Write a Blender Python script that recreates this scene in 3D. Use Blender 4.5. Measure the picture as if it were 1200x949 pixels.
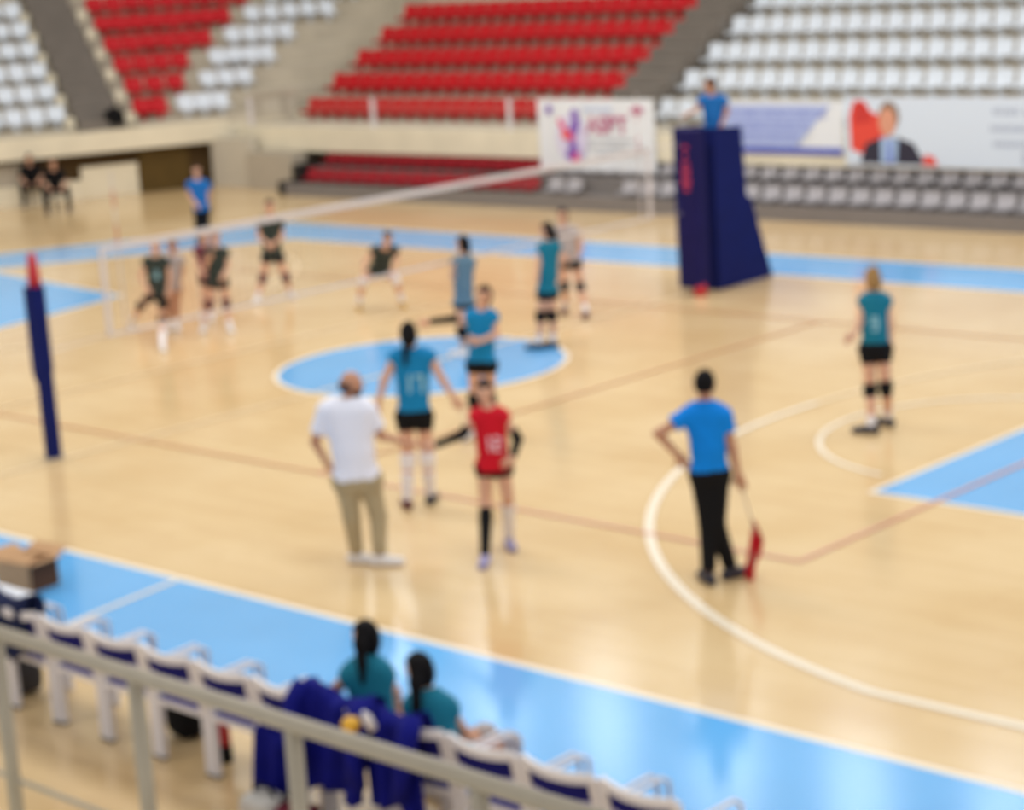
import bpy, math, random
import numpy as np
from mathutils import Vector, Matrix
from mathutils.bvhtree import BVHTree

for o in list(bpy.data.objects): bpy.data.objects.remove(o)
scn = bpy.context.scene
COL = scn.collection

# ------------------------------------------------------------------ camera (solved from the court markings)
FPX = 2446.31
CO = np.array([18.8074, -18.1419, 5.1694])
YAW, PITCH, ROLL = -0.76077, 0.21745, -0.064367
def cam_axes():
    cy, sy, cp, sp = math.cos(YAW), math.sin(YAW), math.cos(PITCH), math.sin(PITCH)
    f = np.array([sy*cp, cy*cp, -sp]); rt = np.array([cy, -sy, 0.0]); up = np.cross(rt, f)
    c, s = math.cos(ROLL), math.sin(ROLL)
    return c*rt + s*up, -s*rt + c*up, f
RT, UP, FW = cam_axes()
cd = bpy.data.cameras.new('camera'); cam = bpy.data.objects.new('camera', cd); COL.objects.link(cam)
M = Matrix(((RT[0], UP[0], -FW[0], CO[0]), (RT[1], UP[1], -FW[1], CO[1]), (RT[2], UP[2], -FW[2], CO[2]), (0, 0, 0, 1)))
cam.matrix_world = M
cd.sensor_width = 36.0; cd.lens = FPX/1200*36.0
cd.clip_start = 0.1; cd.clip_end = 300
cd.dof.use_dof = True; cd.dof.focus_distance = 1.0; cd.dof.aperture_fstop = 13.5
scn.camera = cam

# ------------------------------------------------------------------ light and exposure
scn.view_settings.view_transform = 'Standard'; scn.view_settings.look = 'None'
scn.view_settings.gamma = 1; scn.view_settings.exposure = 0.0
w = bpy.data.worlds.new('hall_daylight'); scn.world = w; w.use_nodes = True
bg = w.node_tree.nodes['Background']; bg.inputs[0].default_value = (1.0, 0.99, 0.97, 1); bg.inputs[1].default_value = 0.80
def area(name, loc, size, power, col=(1, .97, .92)):
    l = bpy.data.lights.new(name, 'AREA'); l.shape = 'RECTANGLE'; l.size, l.size_y = size; l.energy = power; l.color = col
    o = bpy.data.objects.new(name, l); COL.objects.link(o); o.location = loc; return o
for i, (x, y) in enumerate([(-10, -4), (0, -4), (10, -6), (-10, 6), (0, 6), (10, 5)]):
    area('hall_lamp', (x, y, 13), (5, 2.0), 430 if x < 5 else 400, (1, .96, .89) if x < 5 else (.93, .98, 1.0))

# ------------------------------------------------------------------ pixel of the photograph -> point in the hall
def ray(u, v): return FW + RT*(u-600)/FPX + UP*(474.5-v)/FPX
def at(u, v, ax, c):
    d = ray(u, v); t = (c-CO[ax])/d[ax]; return CO + d*t
def ground(u, v): return at(u, v, 2, 0.0)

# ------------------------------------------------------------------ materials
def lin(c):
    return tuple((x/255/12.92 if x/255 <= .04045 else ((x/255+.055)/1.055)**2.4) for x in c)
MATS = {}
def mat(name, rgb, rough=.6, metal=0, spec=.5, noise=0, nscale=8, coat=0, sheen=0):
    if name in MATS: return MATS[name]
    m = bpy.data.materials.new(name); m.use_nodes = True; nt = m.node_tree; b = nt.nodes['Principled BSDF']
    c = lin(rgb)
    if rough >= .7: spec = min(spec, .2)
    b.inputs['Roughness'].default_value = rough; b.inputs['Metallic'].default_value = metal
    b.inputs['Specular IOR Level'].default_value = spec; b.inputs['Coat Weight'].default_value = coat
    b.inputs['Base Color'].default_value = (*c, 1)
    if noise:
        tc = nt.nodes.new('ShaderNodeTexCoord'); n = nt.nodes.new('ShaderNodeTexNoise'); n.inputs['Scale'].default_value = nscale
        n.inputs['Detail'].default_value = 4
        r = nt.nodes.new('ShaderNodeValToRGB')
        r.color_ramp.elements[0].position = .3; r.color_ramp.elements[1].position = .7
        r.color_ramp.elements[0].color = (*[x*(1-noise) for x in c], 1); r.color_ramp.elements[1].color = (*[min(1, x*(1+noise*.6)) for x in c], 1)
        nt.links.new(tc.outputs['Object'], n.inputs['Vector']); nt.links.new(n.outputs['Fac'], r.inputs[0]); nt.links.new(r.outputs[0], b.inputs['Base Color'])
    MATS[name] = m; return m
def emit(name, rgb, s):
    m = bpy.data.materials.new(name); m.use_nodes = True; b = m.node_tree.nodes['Principled BSDF']
    b.inputs['Base Color'].default_value = (*lin(rgb), 1); b.inputs['Emission Color'].default_value = (*lin(rgb), 1); b.inputs['Emission Strength'].default_value = s
    MATS[name] = m; return m

def floor_mat():
    m = bpy.data.materials.new('maple_parquet'); m.use_nodes = True; nt = m.node_tree; b = nt.nodes['Principled BSDF']; L = nt.links
    tc = nt.nodes.new('ShaderNodeTexCoord')
    br = nt.nodes.new('ShaderNodeTexBrick'); br.inputs['Scale'].default_value = 1
    br.inputs['Brick Width'].default_value = 1.8; br.inputs['Row Height'].default_value = .13; br.inputs['Mortar Size'].default_value = .0015
    br.inputs['Color1'].default_value = (*lin((225, 194, 145)), 1); br.inputs['Color2'].default_value = (*lin((214, 180, 130)), 1); br.inputs['Mortar'].default_value = (*lin((190, 150, 100)), 1)
    br.inputs['Bias'].default_value = -.1
    L.new(tc.outputs['Object'], br.inputs['Vector'])
    n = nt.nodes.new('ShaderNodeTexNoise'); n.inputs['Scale'].default_value = .55; n.inputs['Detail'].default_value = 5
    L.new(tc.outputs['Object'], n.inputs['Vector'])
    r = nt.nodes.new('ShaderNodeValToRGB'); r.color_ramp.elements[0].position = .35; r.color_ramp.elements[1].position = .65
    r.color_ramp.elements[0].color = (*lin((206, 172, 122)), 1); r.color_ramp.elements[1].color = (*lin((226, 200, 158)), 1)
    L.new(n.outputs['Fac'], r.inputs[0])
    mx = nt.nodes.new('ShaderNodeMix'); mx.data_type = 'RGBA'; mx.inputs[0].default_value = .5
    L.new(br.outputs['Color'], mx.inputs[6]); L.new(r.outputs[0], mx.inputs[7]); L.new(mx.outputs[2], b.inputs['Base Color'])
    b.inputs['Roughness'].default_value = .16; b.inputs['Specular IOR Level'].default_value = .5
    return m
FLOOR = floor_mat()
M_blue = mat('court_blue_paint', (100, 176, 236), .16, noise=.06, nscale=.8)
M_wline = mat('court_white_line', (240, 228, 208), .3)
M_sline = mat('court_thin_white_line', (238, 214, 176), .3)
M_bline = mat('court_brown_line', (205, 150, 106), .3)
M_rline = mat('court_red_line', (206, 142, 122), .3)
M_cream = mat('cream_concrete', (234, 224, 200), .8, noise=.08, nscale=1.2)
M_conc = mat('beige_concrete', (200, 190, 172), .85, noise=.12, nscale=1.5)
M_grey = mat('grey_stair_concrete', (128, 120, 112), .85, noise=.08, nscale=2)
M_fgrey = mat('grey_front_board', (124, 118, 116), .6, noise=.06)
M_brown = mat('dark_brown_panel', (92, 72, 34), .7, noise=.12, nscale=3)
M_shade = mat('painted_shade_wall', (76, 58, 34), .9)  # shade under the galleries put into the wall colour
M_gwall = mat('pale_grey_plaster', (182, 172, 156), .8, noise=.05)
M_wwall = mat('pale_plaster', (204, 196, 180), .8, noise=.05)
M_red = mat('red_seat_plastic', (196, 8, 26), .5, spec=.3)
M_dred = mat('dark_red_seat_plastic', (156, 26, 40), .5, spec=.3)
M_white = mat('white_seat_plastic', (226, 232, 240), .42)
M_gwhite = mat('grey_white_seat_plastic', (176, 172, 176), .5)
M_steel = mat('brushed_steel', (176, 168, 152), .4, metal=.35, noise=.08, nscale=6)
M_rail = mat('grey_painted_rail', (164, 154, 136), .4, noise=.06)
M_wmetal = mat('white_painted_metal', (224, 220, 224), .35)
M_navy = mat('navy_fabric', (14, 14, 104), .8, noise=.15, nscale=20)
M_lav = mat('pale_lining_fabric', (176, 172, 206), .8)
M_pad = mat('navy_vinyl_padding', (4, 20, 92), .7, noise=.12, nscale=5)
M_pad2 = mat('purple_navy_vinyl', (22, 18, 80), .7, noise=.12, nscale=5)
M_padred = mat('red_vinyl', (190, 40, 50), .5)
M_card = mat('cardboard', (190, 150, 112), .8, noise=.1, nscale=10)
M_dcard = mat('dark_cardboard', (96, 66, 50), .9, noise=.1, nscale=10)
M_black = mat('black_fabric', (14, 14, 18), .8)
M_blackp = mat('black_plastic', (26, 26, 28), .5)
M_net = mat('net_cord', (150, 140, 128), .8)
M_tape = mat('net_tape_white', (214, 206, 206), .7)
M_banner = mat('banner_vinyl_white', (234, 236, 240), .5)

# ------------------------------------------------------------------ mesh helpers
class MB:
    def __init__(s): s.v = []; s.f = []; s.m = []
    def add(s, vs, fs, mi=0):
        b = len(s.v); s.v += [tuple(float(c) for c in p) for p in vs]; s.f += [tuple(b+i for i in f) for f in fs]; s.m += [mi]*len(fs); return s
    def box(s, lo, hi, mi=0, bev=0):
        (a, b, c), (d, e, f) = lo, hi
        if bev > 0:
            vs = []
            for z in (c, f):
                for (x, y, sx, sy) in ((a, b, 1, 1), (d, b, -1, 1), (d, e, -1, -1), (a, e, 1, -1)):
                    vs += [(x+sx*bev, y, z), (x, y+sy*bev, z)]
            n = 8; order = [0, 2, 3, 5, 4, 6, 7, 1]
            order = [1, 0, 2, 3, 5, 4, 6, 7]
            lo_ = [order[i] for i in range(8)]; hi_ = [o+8 for o in lo_]
            fs = [tuple(reversed(lo_)), tuple(hi_)] + [(lo_[i], lo_[(i+1) % 8], hi_[(i+1) % 8], hi_[i]) for i in range(8)]
            return s.add(vs, fs, mi)
        vs = [(a, b, c), (d, b, c), (d, e, c), (a, e, c), (a, b, f), (d, b, f), (d, e, f), (a, e, f)]
        return s.add(vs, [(3, 2, 1, 0), (4, 5, 6, 7), (0, 1, 5, 4), (1, 2, 6, 5), (2, 3, 7, 6), (3, 0, 4, 7)], mi)
    def prism(s, pts, ax, lo, hi, mi=0):       # polygon in the two other axes, extruded along ax
        def P(p, c):
            q = list(p); q.insert(ax, c); return tuple(q)
        n = len(pts); vs = [P(p, lo) for p in pts] + [P(p, hi) for p in pts]
        fs = [tuple(range(n-1, -1, -1)), tuple(range(n, 2*n))] + [(i, (i+1) % n, (i+1) % n+n, i+n) for i in range(n)]
        return s.add(vs, fs, mi)
    def tube(s, pts, r, n=8, mi=0, closed=False):
        pts = [Vector(p) for p in pts]; rs = r if isinstance(r, (list, tuple)) else [r]*len(pts)
        rings = []; prev = None
        for i, p in enumerate(pts):
            if closed: t = pts[(i+1) % len(pts)]-pts[i-1]
            else: t = (pts[min(i+1, len(pts)-1)]-pts[max(i-1, 0)])
            t = t.normalized() if t.length > 1e-9 else Vector((0, 0, 1))
            if prev is None: a = t.orthogonal().normalized()
            else:
                a = prev - t*prev.dot(t); a = a.normalized() if a.length > 1e-6 else t.orthogonal().normalized()
            prev = a; b = t.cross(a)
            rings.append([p + (a*math.cos(2*math.pi*k/n)+b*math.sin(2*math.pi*k/n))*rs[i] for k in range(n)])
        vs = [q for rg in rings for q in rg]; fs = []
        m = len(pts)
        for i in range(m if closed else m-1):
            j = (i+1) % m
            for k in range(n): fs.append((i*n+k, i*n+(k+1) % n, j*n+(k+1) % n, j*n+k))
        if not closed: fs += [tuple(range(n-1, -1, -1)), tuple((m-1)*n+k for k in range(n))]
        return s.add(vs, fs, mi)
    def build(s, name, mats, parent=None, smooth=False, loc=None):
        me = bpy.data.meshes.new(name); me.from_pydata(s.v, [], s.f)
        mats = mats if isinstance(mats, (list, tuple)) else [mats]
        for m in mats: me.materials.append(m)
        if len(mats) > 1: me.polygons.foreach_set('material_index', s.m)
        if smooth: me.shade_smooth()
        me.update()
        o = bpy.data.objects.new(name, me); COL.objects.link(o)
        if loc is not None: o.location = loc
        if parent: o.parent = parent
        return o
def empty(name, loc=(0, 0, 0), rz=0):
    o = bpy.data.objects.new(name, None); COL.objects.link(o); o.location = [float(c) for c in loc]; o.rotation_euler = (0, 0, rz); o.empty_display_size = .1; return o
def tag(o, label, cat, group=None):
    o['label'] = label; o['category'] = cat
    if group: o['group'] = group
    return o
def struct(o): o['kind'] = 'structure'; return o
def copy_tree(o, parent=None):
    c = o.copy(); COL.objects.link(c)
    if parent: c.parent = parent
    for ch in list(o.children): copy_tree(ch, c)
    return c
def place(o, loc, rz=0): o.location = [float(c) for c in loc]; o.rotation_euler = (0, 0, rz); return o
def text_mesh(s, size, m, name, parent, mtx, ext=.002):
    c = bpy.data.curves.new(name, 'FONT'); c.body = s; c.size = size; c.extrude = ext; c.offset = size*.035; c.align_x = 'CENTER'; c.align_y = 'CENTER'
    t = bpy.data.objects.new('tmp', c); COL.objects.link(t)
    dg = bpy.context.evaluated_depsgraph_get(); me = bpy.data.meshes.new_from_object(t.evaluated_get(dg))
    bpy.data.objects.remove(t); me.materials.clear(); me.materials.append(m)
    o = bpy.data.objects.new(name, me); COL.objects.link(o); o.parent = parent; o.matrix_local = mtx; return o

# ------------------------------------------------------------------ floor and painted court
fl = struct(MB().box((-28, -16, -.2), (20, 22, 0)).build('floor', FLOOR))
LZN = [0]
def flat(name, pts, m, z=.002, t=.002):
    if z > .004: LZN[0] += 1; z = .003+.0003*LZN[0]
    return MB().prism([(float(p[0]), float(p[1])) for p in pts], 2, z-t, z).build(name, m, fl)
def line(name, p, q, wd, m, z=.005):
    p = np.array(p, float); q = np.array(q, float); d = (q-p)/np.linalg.norm(q-p); n = np.array([-d[1], d[0]])*wd/2
    return flat(name, [p-n, q-n, q+n, p+n], m, z)
def arc(name, c, r, a0, a1, wd, m, z=.005, n=48):
    LZN[0] += 1; z = .003+.0003*LZN[0]
    mb = MB(); vs = []; fs = []
    for i in range(n+1):
        a = math.radians(a0+(a1-a0)*i/n)
        for rr in (r-wd/2, r+wd/2): vs.append((c[0]+rr*math.cos(a), c[1]+rr*math.sin(a), z))
    for i in range(n): fs.append((2*i, 2*i+1, 2*i+3, 2*i+2))
    return mb.add(vs, fs).build(name, m, fl)
NI, NO, FI, FO = -7.66, -9.66, 7.42, 9.1
flat('blue_border_paint', [(-19, NO), (17, NO), (17, NI), (-19, NI)], M_blue)
flat('blue_border_paint', [(-10.9, FI), (17, FI), (17, FO), (-12.9, FO)], M_blue)
flat('blue_border_paint', [(-13.9, -7.66), (-13.72, 2.7), (-10.9, FI), (-12.9, FO), (-15.5, 3.8), (-15.9, -7.66)], M_blue)
flat('blue_key_paint', [(8.32, -2.38), (14, -2.38), (14, 2.4), (8.32, 2.4)], M_blue)
flat('blue_key_paint', [(-8.7, 1.82), (-13.4, 2.5), (-13.8, -1.6), (-7.95, -1.5)], M_blue)
MB().add([(1.83*math.cos(2*math.pi*i/64), 1.83*math.sin(2*math.pi*i/64), .003) for i in range(64)], [tuple(range(64))]).build('blue_centre_disc_paint', M_blue, fl)
arc('white_line', (0, 0), 1.86, 0, 360, .07, M_wline)
line('white_line', (-19, NI+.02), (17, NI+.02), .07, M_wline); line('white_line', (-10.9, FI), (17, FI), .06, M_wline)
line('white_line', (-13.72, 2.7), (-10.9, FI), .07, M_wline); line('white_line', (-13.9, -7.6), (-13.72, 2.7), .07, M_wline)
line('white_line', (-12.9, FO), (17, FO), .05, M_wline); line('white_line', (-15.5, 3.8), (-12.9, FO), .05, M_wline)
line('white_line', (8.3, -2.38), (14, -2.38), .06, M_wline); line('white_line', (8.3, -2.38), (8.3, 2.4), .06, M_wline); line('white_line', (8.3, 2.4), (14, 2.4), .06, M_wline)
line('white_line', (-8.7, 1.82), (-13.4, 2.5), .06, M_wline); line('white_line', (-8.7, 1.82), (-7.95, -1.5), .06, M_wline)
arc('white_line', (8.3, 0), 1.82, 100, 262, .06, M_wline)
arc('white_line', (12.6, 0), 6.88, 176, 258, .085, M_wline); arc('worn_white_line', (12.6, 0), 6.88, 112, 176, .07, M_sline)
line('white_line', (11.17, -6.73), (14.5, -6.73), .085, M_wline)
arc('white_line', (-12.2, 0.4), 6.2, -75, 75, .06, M_sline)
line('white_line', (4.75, -7.7), (4.95, -9.0), .05, M_wline, .006)
line('thin_white_line', (0, -7.6), (0, 7.4), .05, M_sline)
line('red_line', (3.0, -4.5), (9, -4.5), .05, M_rline); line('red_line', (9, -4.5), (9, 4.5), .05, M_rline, .007)
line('brown_line', (-9, -4.5), (3.0, -4.5), .055, M_bline); line('brown_line', (3, -4.5), (3, 4.5), .055, M_bline); line('brown_line', (-9, 4.5), (9, 4.5), .05, M_bline)
line('brown_line', (-3, -4.5), (-3, 4.5), .05, M_sline)

# ------------------------------------------------------------------ hall walls (behind the stands) with high windows
struct(MB().box((-30, 23.4, 0), (16, 23.8, 20)).build('wall_back', M_cream))
struct(MB().box((-30, -16, 0), (-29.6, 23.4, 20)).build('wall_left', M_cream))
M_pane = emit('daylight_pane', (235, 245, 255), 6.5)
k = 1
for x in np.arange(-27, 15, 4.2):
    o = struct(MB().box((x, 23.3, 15.0), (x+1.7, 23.42, 18.2)).build('window_%d' % k, M_pane)); k += 1
    f = MB()
    for (a, b, c, d) in ((x-.1, 14.9, x, 18.3), (x+1.7, 14.9, x+1.8, 18.3), (x, 14.9, x+1.7, 15.0), (x, 18.2, x+1.7, 18.3), (x+.82, 15.0, x+.88, 18.2)):
        f.box((a, 23.22, b), (c, 23.4, d))
    f.build('window_frame', M_wmetal, o)

# ------------------------------------------------------------------ far stand
DY, DZ = .85, .49
ZT = 1.36                                 # walkway level of the upper stand
fs_ = tag(empty('grandstand', (-6, 15, 0)), 'beige concrete grandstand across the far side carrying the upper red and white seat blocks', 'grandstand')
def P(mb, name, m, root):
    o = mb.build(name, m); o.parent = root; o.matrix_parent_inverse = Matrix.Translation(-Vector(root.location)); return o
NR = 6
for i in range(NR+2):
    y0 = 14.82+DY*i
    P(MB().box((-19.55, y0, 0 if i == 0 else ZT+DZ*(i-1)-.1), (6, y0+DY+.02 if i <= NR else 23.3, ZT+DZ*i)), 'tread', M_conc, fs_)
P(MB().box((-19.55, 13.6, ZT-.16), (6, 14.82, ZT)), 'walkway', M_conc, fs_)
P(MB().box((-19.55, 13.45, .84), (6, 13.6, ZT+.02)), 'fascia', M_cream, fs_)
P(MB().box((-17.0, 14.2, 0), (6, 14.3, 1.2)), 'back_board', M_shade, fs_)  # dark colour paints the shade behind the lower rows

def row_word(i): return ['front', 'second', 'third', 'fourth', 'fifth', 'sixth'][i]
def ordn(n):
    return '%d%s' % (n, 'th' if 10 <= n % 100 <= 20 else {1: 'st', 2: 'nd', 3: 'rd'}.get(n % 10, 'th'))
def seat_mesh(wd=.42, sc=1.0):
    prof = [(-.20, -.035), (-.20, .015), (-.08, .0), (.06, .0), (.13, .045), (.165, .16), (.185, .27), (.19, .325)]
    nx = 5; vs = []; fs = []
    for lay in (0, 1):
        for j, (y, z) in enumerate(prof):
            for i in range(nx):
                x = (i/(nx-1)-.5)*wd; e = (2*x/wd)**2
                yy, zz = y, z
                if j < 4: zz += .022*e*(1 if j else 0); yy += .015*e
                else: yy -= .035*e; zz -= .02*e*(j == 7)
                if lay: zz -= .018*(1 if j < 5 else .3); yy += .022*(0 if j < 4 else 1)
                vs.append((x*sc, yy*sc, zz*sc))
    n = len(prof); N = n*nx
    for j in range(n-1):
        for i in range(nx-1):
            a = j*nx+i; fs.append((a, a+1, a+nx+1, a+nx)); fs.append((N+a, N+a+nx, N+a+nx+1, N+a+1))
    for i in range(nx-1):
        fs.append((i+1, i, N+i, N+i+1)); a = (n-1)*nx+i; fs.append((a, a+1, N+a+1, N+a))
    for j in range(n-1):
        a = j*nx; fs.append((a, a+nx, N+a+nx, N+a)); b = a+nx-1; fs.append((b+nx, b, N+b, N+b+nx))
    mb = MB().add(vs, fs)
    mb.box((-.05*sc, -.06*sc, -.22*sc), (.05*sc, .04*sc, -.015*sc))
    return mb
SEATS = {}; SNAME = {'red': 'red_stadium_chair', 'white': 'white_stadium_chair', 'dred': 'low_red_stand_chair', 'gwhite': 'low_grey_stand_chair'}
def seat_proto(key, m, wd=.42, sc=1.0):
    me = seat_mesh(wd, sc).build('stadium_seat', m); d = me.data; bpy.data.objects.remove(me); SEATS[key] = d
seat_proto('red', M_red, .44); seat_proto('white', M_white, .40); seat_proto('dred', M_dred, .62, .70); seat_proto('gwhite', M_gwhite, .54, .70)
def seat(key, loc, rz, label, group):
    o = bpy.data.objects.new(SNAME[key], SEATS[key]); COL.objects.link(o); place(o, loc, rz); return tag(o, label, 'seat', group)
SEAT_Z = .205
for i in range(NR-1):
    y = 15.2+DY*i; z = ZT+DZ*i+SEAT_Z
    for n in range(20):
        seat('red', (-18.88+.476*n, y, z), 0, 'red plastic seat, %s from the left in the %s row of the far red block' % (ordn(n+1), row_word(i)), 'red seats of the far upper block')
    nw = 19-i
    for n in range(nw):
        seat('white', (-8.12+.48*n, y, z), 0, 'white plastic seat, %s from the left in the %s row of the far right block' % (ordn(n+1), row_word(i)), 'white seats of the far right block')
# stairs between red and white blocks
st = tag(empty('stair_flight', (-9.0, 15, ZT)), 'grey stair flight between the far red seats and the white seats', 'stairs')
for i in range(NR*2):
    y0 = 14.5+DY/2*i
    P(MB().box((-9.6, y0, ZT+DZ/2*i-.2), (-8.42, y0+DY/2+.02, ZT+.24+DZ/2*i)), 'step', M_grey, st)

# lower stand (two rows under the gallery)
ls = tag(empty('retractable_stand', (-6, 12.4, 0)), 'low grey two-row stand under the far gallery with dark red and grey seats', 'stand')
P(MB().box((-16.7, 12.3, 0), (5, 12.38, .27)), 'front_board', M_fgrey, ls)
P(MB().box((-16.7, 12.38, 0), (5, 13.1, .22)), 'tread', M_fgrey, ls)
P(MB().box((-16.7, 13.1, 0), (5, 13.9, .53)), 'tread', M_fgrey, ls)
P(MB().box((-16.95, 12.3, 0), (-16.7, 13.9, .30)).box((-16.95, 12.75, .3), (-16.7, 13.9, .62)), 'end_panel', M_blackp, ls)
for i in range(2):
    y = 12.8+.62*i; z = .22+.31*i+.10
    for n in range(15):
        seat('dred', (-16.35+.47*n, y, z), 0, 'dark red low seat, %s from the left in the %s row of the lower stand' % (ordn(n+1), 'front' if i == 0 else 'back'), 'dark red seats of the lower stand')
    for n in range(23):
        x = -9.1+.48*n
        if i == 0 and 2 <= n <= 3: continue
        seat('gwhite', (x, y, z), 0, 'grey-white low seat, %s from the left in the %s row of the lower stand' % (ordn(n+1), 'front' if i == 0 else 'back'), 'grey-white seats of the lower stand')

# ------------------------------------------------------------------ left stand, set at an angle to the court
LA = math.radians(24); LC = np.array([-20.0, 13.2])
def lw(x, y, z): return (LC[0]+x*math.cos(LA)+y*math.sin(LA), LC[1]-x*math.sin(LA)+y*math.cos(LA), z)   # stand frame -> hall
def PL(mb, name, m, root):
    o = mb.build(name, m); o.parent = root; return o
def lroot(name, label, cat): return tag(empty(name, lw(0, 0, 0), -LA), label, cat)
LZ = 1.62; LDZ = .47; NL = 8
lf = lroot('grandstand', 'beige concrete grandstand at the left with white and red seat blocks', 'grandstand')
def ylim(b): return min((.4+.914*b)/.407, 12)
for i in range(NL+1):
    b0 = .45+DY*i
    PL(MB().box((-(b0+DY+.02), -8, 0 if i == 0 else LZ+LDZ*(i-1)-.1), (-b0, ylim(b0), LZ+LDZ*i)), 'tread', M_conc, lf)
PL(MB().prism([(-.45, -8), (-.12, -8), (-.12, .2), (-.45, .6)], 2, 1.30, 1.5), 'walkway', M_conc, lf)
PL(MB().prism([(-.12, -8), (0, -8), (0, .3), (-.12, .3)], 2, 1.05, 1.54), 'fascia', M_cream, lf)
PL(MB().prism([(-.45, .6), (-.12, .2), (0, .3), (.1, .6), (-.45, 1.9)], 2, .95, 1.42), 'corner_fascia', M_cream, lf)
PL(MB().box((-.45, -8, 0), (-.36, .1, 1.3)), 'recess_wall', M_shade, lf)  # wall coloured dark in place of the shadow below the fascia
PL(MB().box((-.36, -3.25, 0), (-.28, -1.92, .72)), 'cream_wall_panel', M_cream, lf)
PL(MB().box((-.36, -8, 0), (-.2, -3.25, .44)), 'low_cream_wall', M_cream, lf)
PL(MB().box((-.36, -8, .44), (-.3, -4.45, .95)), 'grey_wall_panel', M_gwall, lf)
PL(MB().box((-.36, -1.88, 0.02), (-.28, -.68, 1.03)), 'brown_door', M_brown, lf)
P(MB().box((-20.2, 13.1, 0), (-18.75, 13.3, 1.15)), 'side_wall', M_wwall, fs_)
P(MB().box((-18.75, 12.95, 0), (-17.15, 13.4, .84)), 'side_wall', M_gwall, fs_)
RRr = (-.92, -.2, .16, 1.0, 1.77, 2.5); ML = (-.67, .14, .67, 1.32, 2.1, 2.9); MR = (.6, 1.5, 2.35, 3.17, 4.6, 5.6)
for i in range(6):
    b0 = .87+DY*i; z = LZ+LDZ*i+SEAT_Z; rz = math.pi/2-LA
    n = 0; y = -3.3-.25
    while y > -5.9-.3*i:
        n += 1; seat('white', lw(-b0, y, z), rz, 'white plastic seat, %s from the stairs, %s row, leftmost white block' % (ordn(n), row_word(i)), 'white seats of the leftmost block'); y -= .48
    for (a, b), key, lab in (((-1.72, RRr[i]), 'red', 'left red block'), ((ML[i], MR[i]), 'white', 'middle white block')):
        cnt = max(2, round((b-a)/.46)); p = (b-a)/cnt
        for n in range(cnt):
            seat(key, lw(-b0, a+p*(n+.5), z), rz, '%s plastic seat, %s from the left in the %s row of the %s' % (key, ordn(n+1), row_word(i), lab), '%s seats of the %s' % (key, lab))
sl = lroot('stair_flight', 'grey stair flight between the leftmost white seats and the left red seats', 'stairs')
for i in range(NL*2):
    x0 = -.15-DY/2*i
    PL(MB().box((x0-DY/2-.02, -3.18, LZ-.1+LDZ/2*i-.2), (x0, -2.12, LZ+.14+LDZ/2*i)), 'step', M_grey, sl)
for k, (ya, yb, lab) in enumerate(((-2.06, -1.8, 'cream half steps at the left edge of the left red seats'), (-3.42, -3.24, 'cream half steps at the right edge of the leftmost white seats'))):
    sl = lroot('half_steps', lab, 'steps')
    for i in range(6):
        x0 = -.45-DY*i
        PL(MB().box((x0-.4, ya, LZ+LDZ*i-.1), (x0, yb, LZ+.24+LDZ*i)), 'step_block', M_cream, sl)
tag(MB().box((-.2, -.18, 0), (.2, .18, .3), bev=.05).box((-.12, -.1, .3), (.12, .1, .38), bev=.04).build('sports_bag', M_black, loc=lw(-.22, -2.35, LZ+.04)), 'small dark bag at the foot of the left stair flight', 'bag')
cw = lroot('entrance_wall', 'cream entrance wall in the corner between the two stands', 'wall')
PL(MB().box((-.6, .95, 1.4), (-.5, 2.1, 2.0)), 'wall_panel', M_wwall, cw)
PL(MB().box((-.5, 1.1, 1.4), (-.44, 1.25, 2.1)), 'pillar', M_gwall, cw); PL(MB().box((-.5, 1.75, 1.4), (-.44, 1.9, 2.1)), 'pillar', M_gwall, cw)
PL(MB().box((-.63, .9, 2.0), (-.42, 2.15, 2.07)), 'coping', M_conc, cw)

# ------------------------------------------------------------------ railing of the far gallery
gb_ = 1
gr = tag(empty('guard_rail', (-6, 13.65, ZT)), 'pale steel guard rail along the edge of the far gallery', 'railing')
for z in (2.02, 1.8, 1.58): P(MB().tube([(-19.4, 13.66, z), (6, 13.66, z)], .011, 6), 'rail', M_steel, gr)
for x in (-19.3, at(437, 130, 1, 13.66)[0], at(597, 130, 1, 13.66)[0], -7.4, -4.4, -1.4, 1.6):
    P(MB().box((x-.035, 13.62, ZT), (x+.035, 13.7, 2.04)), 'post', M_wmetal, gr)

# ------------------------------------------------------------------ banners on the far railing
def banner(x0, x1, z0, z1, y, label):
    r = tag(empty('banner', ((x0+x1)/2, y, z0)), label, 'banner')
    mb = MB(); n = 24; w_ = x1-x0; h = z1-z0; vs = []; fs = []
    for s_ in (0, 1):
        for i in range(n+1):
            for j in range(4): vs.append((-w_/2+w_*i/n, (.012*math.sin(i*.9)+s_*.006), h*j/3))
    for i in range(n):
        for j in range(3):
            a = i*4+j; fs += [(a, a+4, a+5, a+1)]; b = a+(n+1)*4; fs += [(b, b+1, b+5, b+4)]
    mb.add(vs, fs).build('banner_sheet', M_banner, r)
    return r, w_, h
def bshape(root, pts, m, name='print_shape', d=-.02):      # flat print: polygon in sheet coordinates (x from centre, z from bottom)
    t = .003
    return MB().prism([(float(p[0]), float(p[1])) for p in pts], 1, d-t, d).build(name, m, root)
def ell(cx, cz, rx, rz, n=20, a0=0): return [(cx+rx*math.cos(2*math.pi*i/n+a0), cz+rz*math.sin(2*math.pi*i/n+a0)) for i in range(n)]
YB = 13.38
b1, w1, h1 = banner(-9.95, -6.92, .60, 2.05, YB, 'white tournament banner with purple and pink player emblem hung left of the referee stand')
mp = mat('print_purple', (132, 92, 186), .5); mk = mat('print_pink', (232, 84, 136), .5); mo = mat('print_coral', (238, 96, 96), .5)
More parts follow.
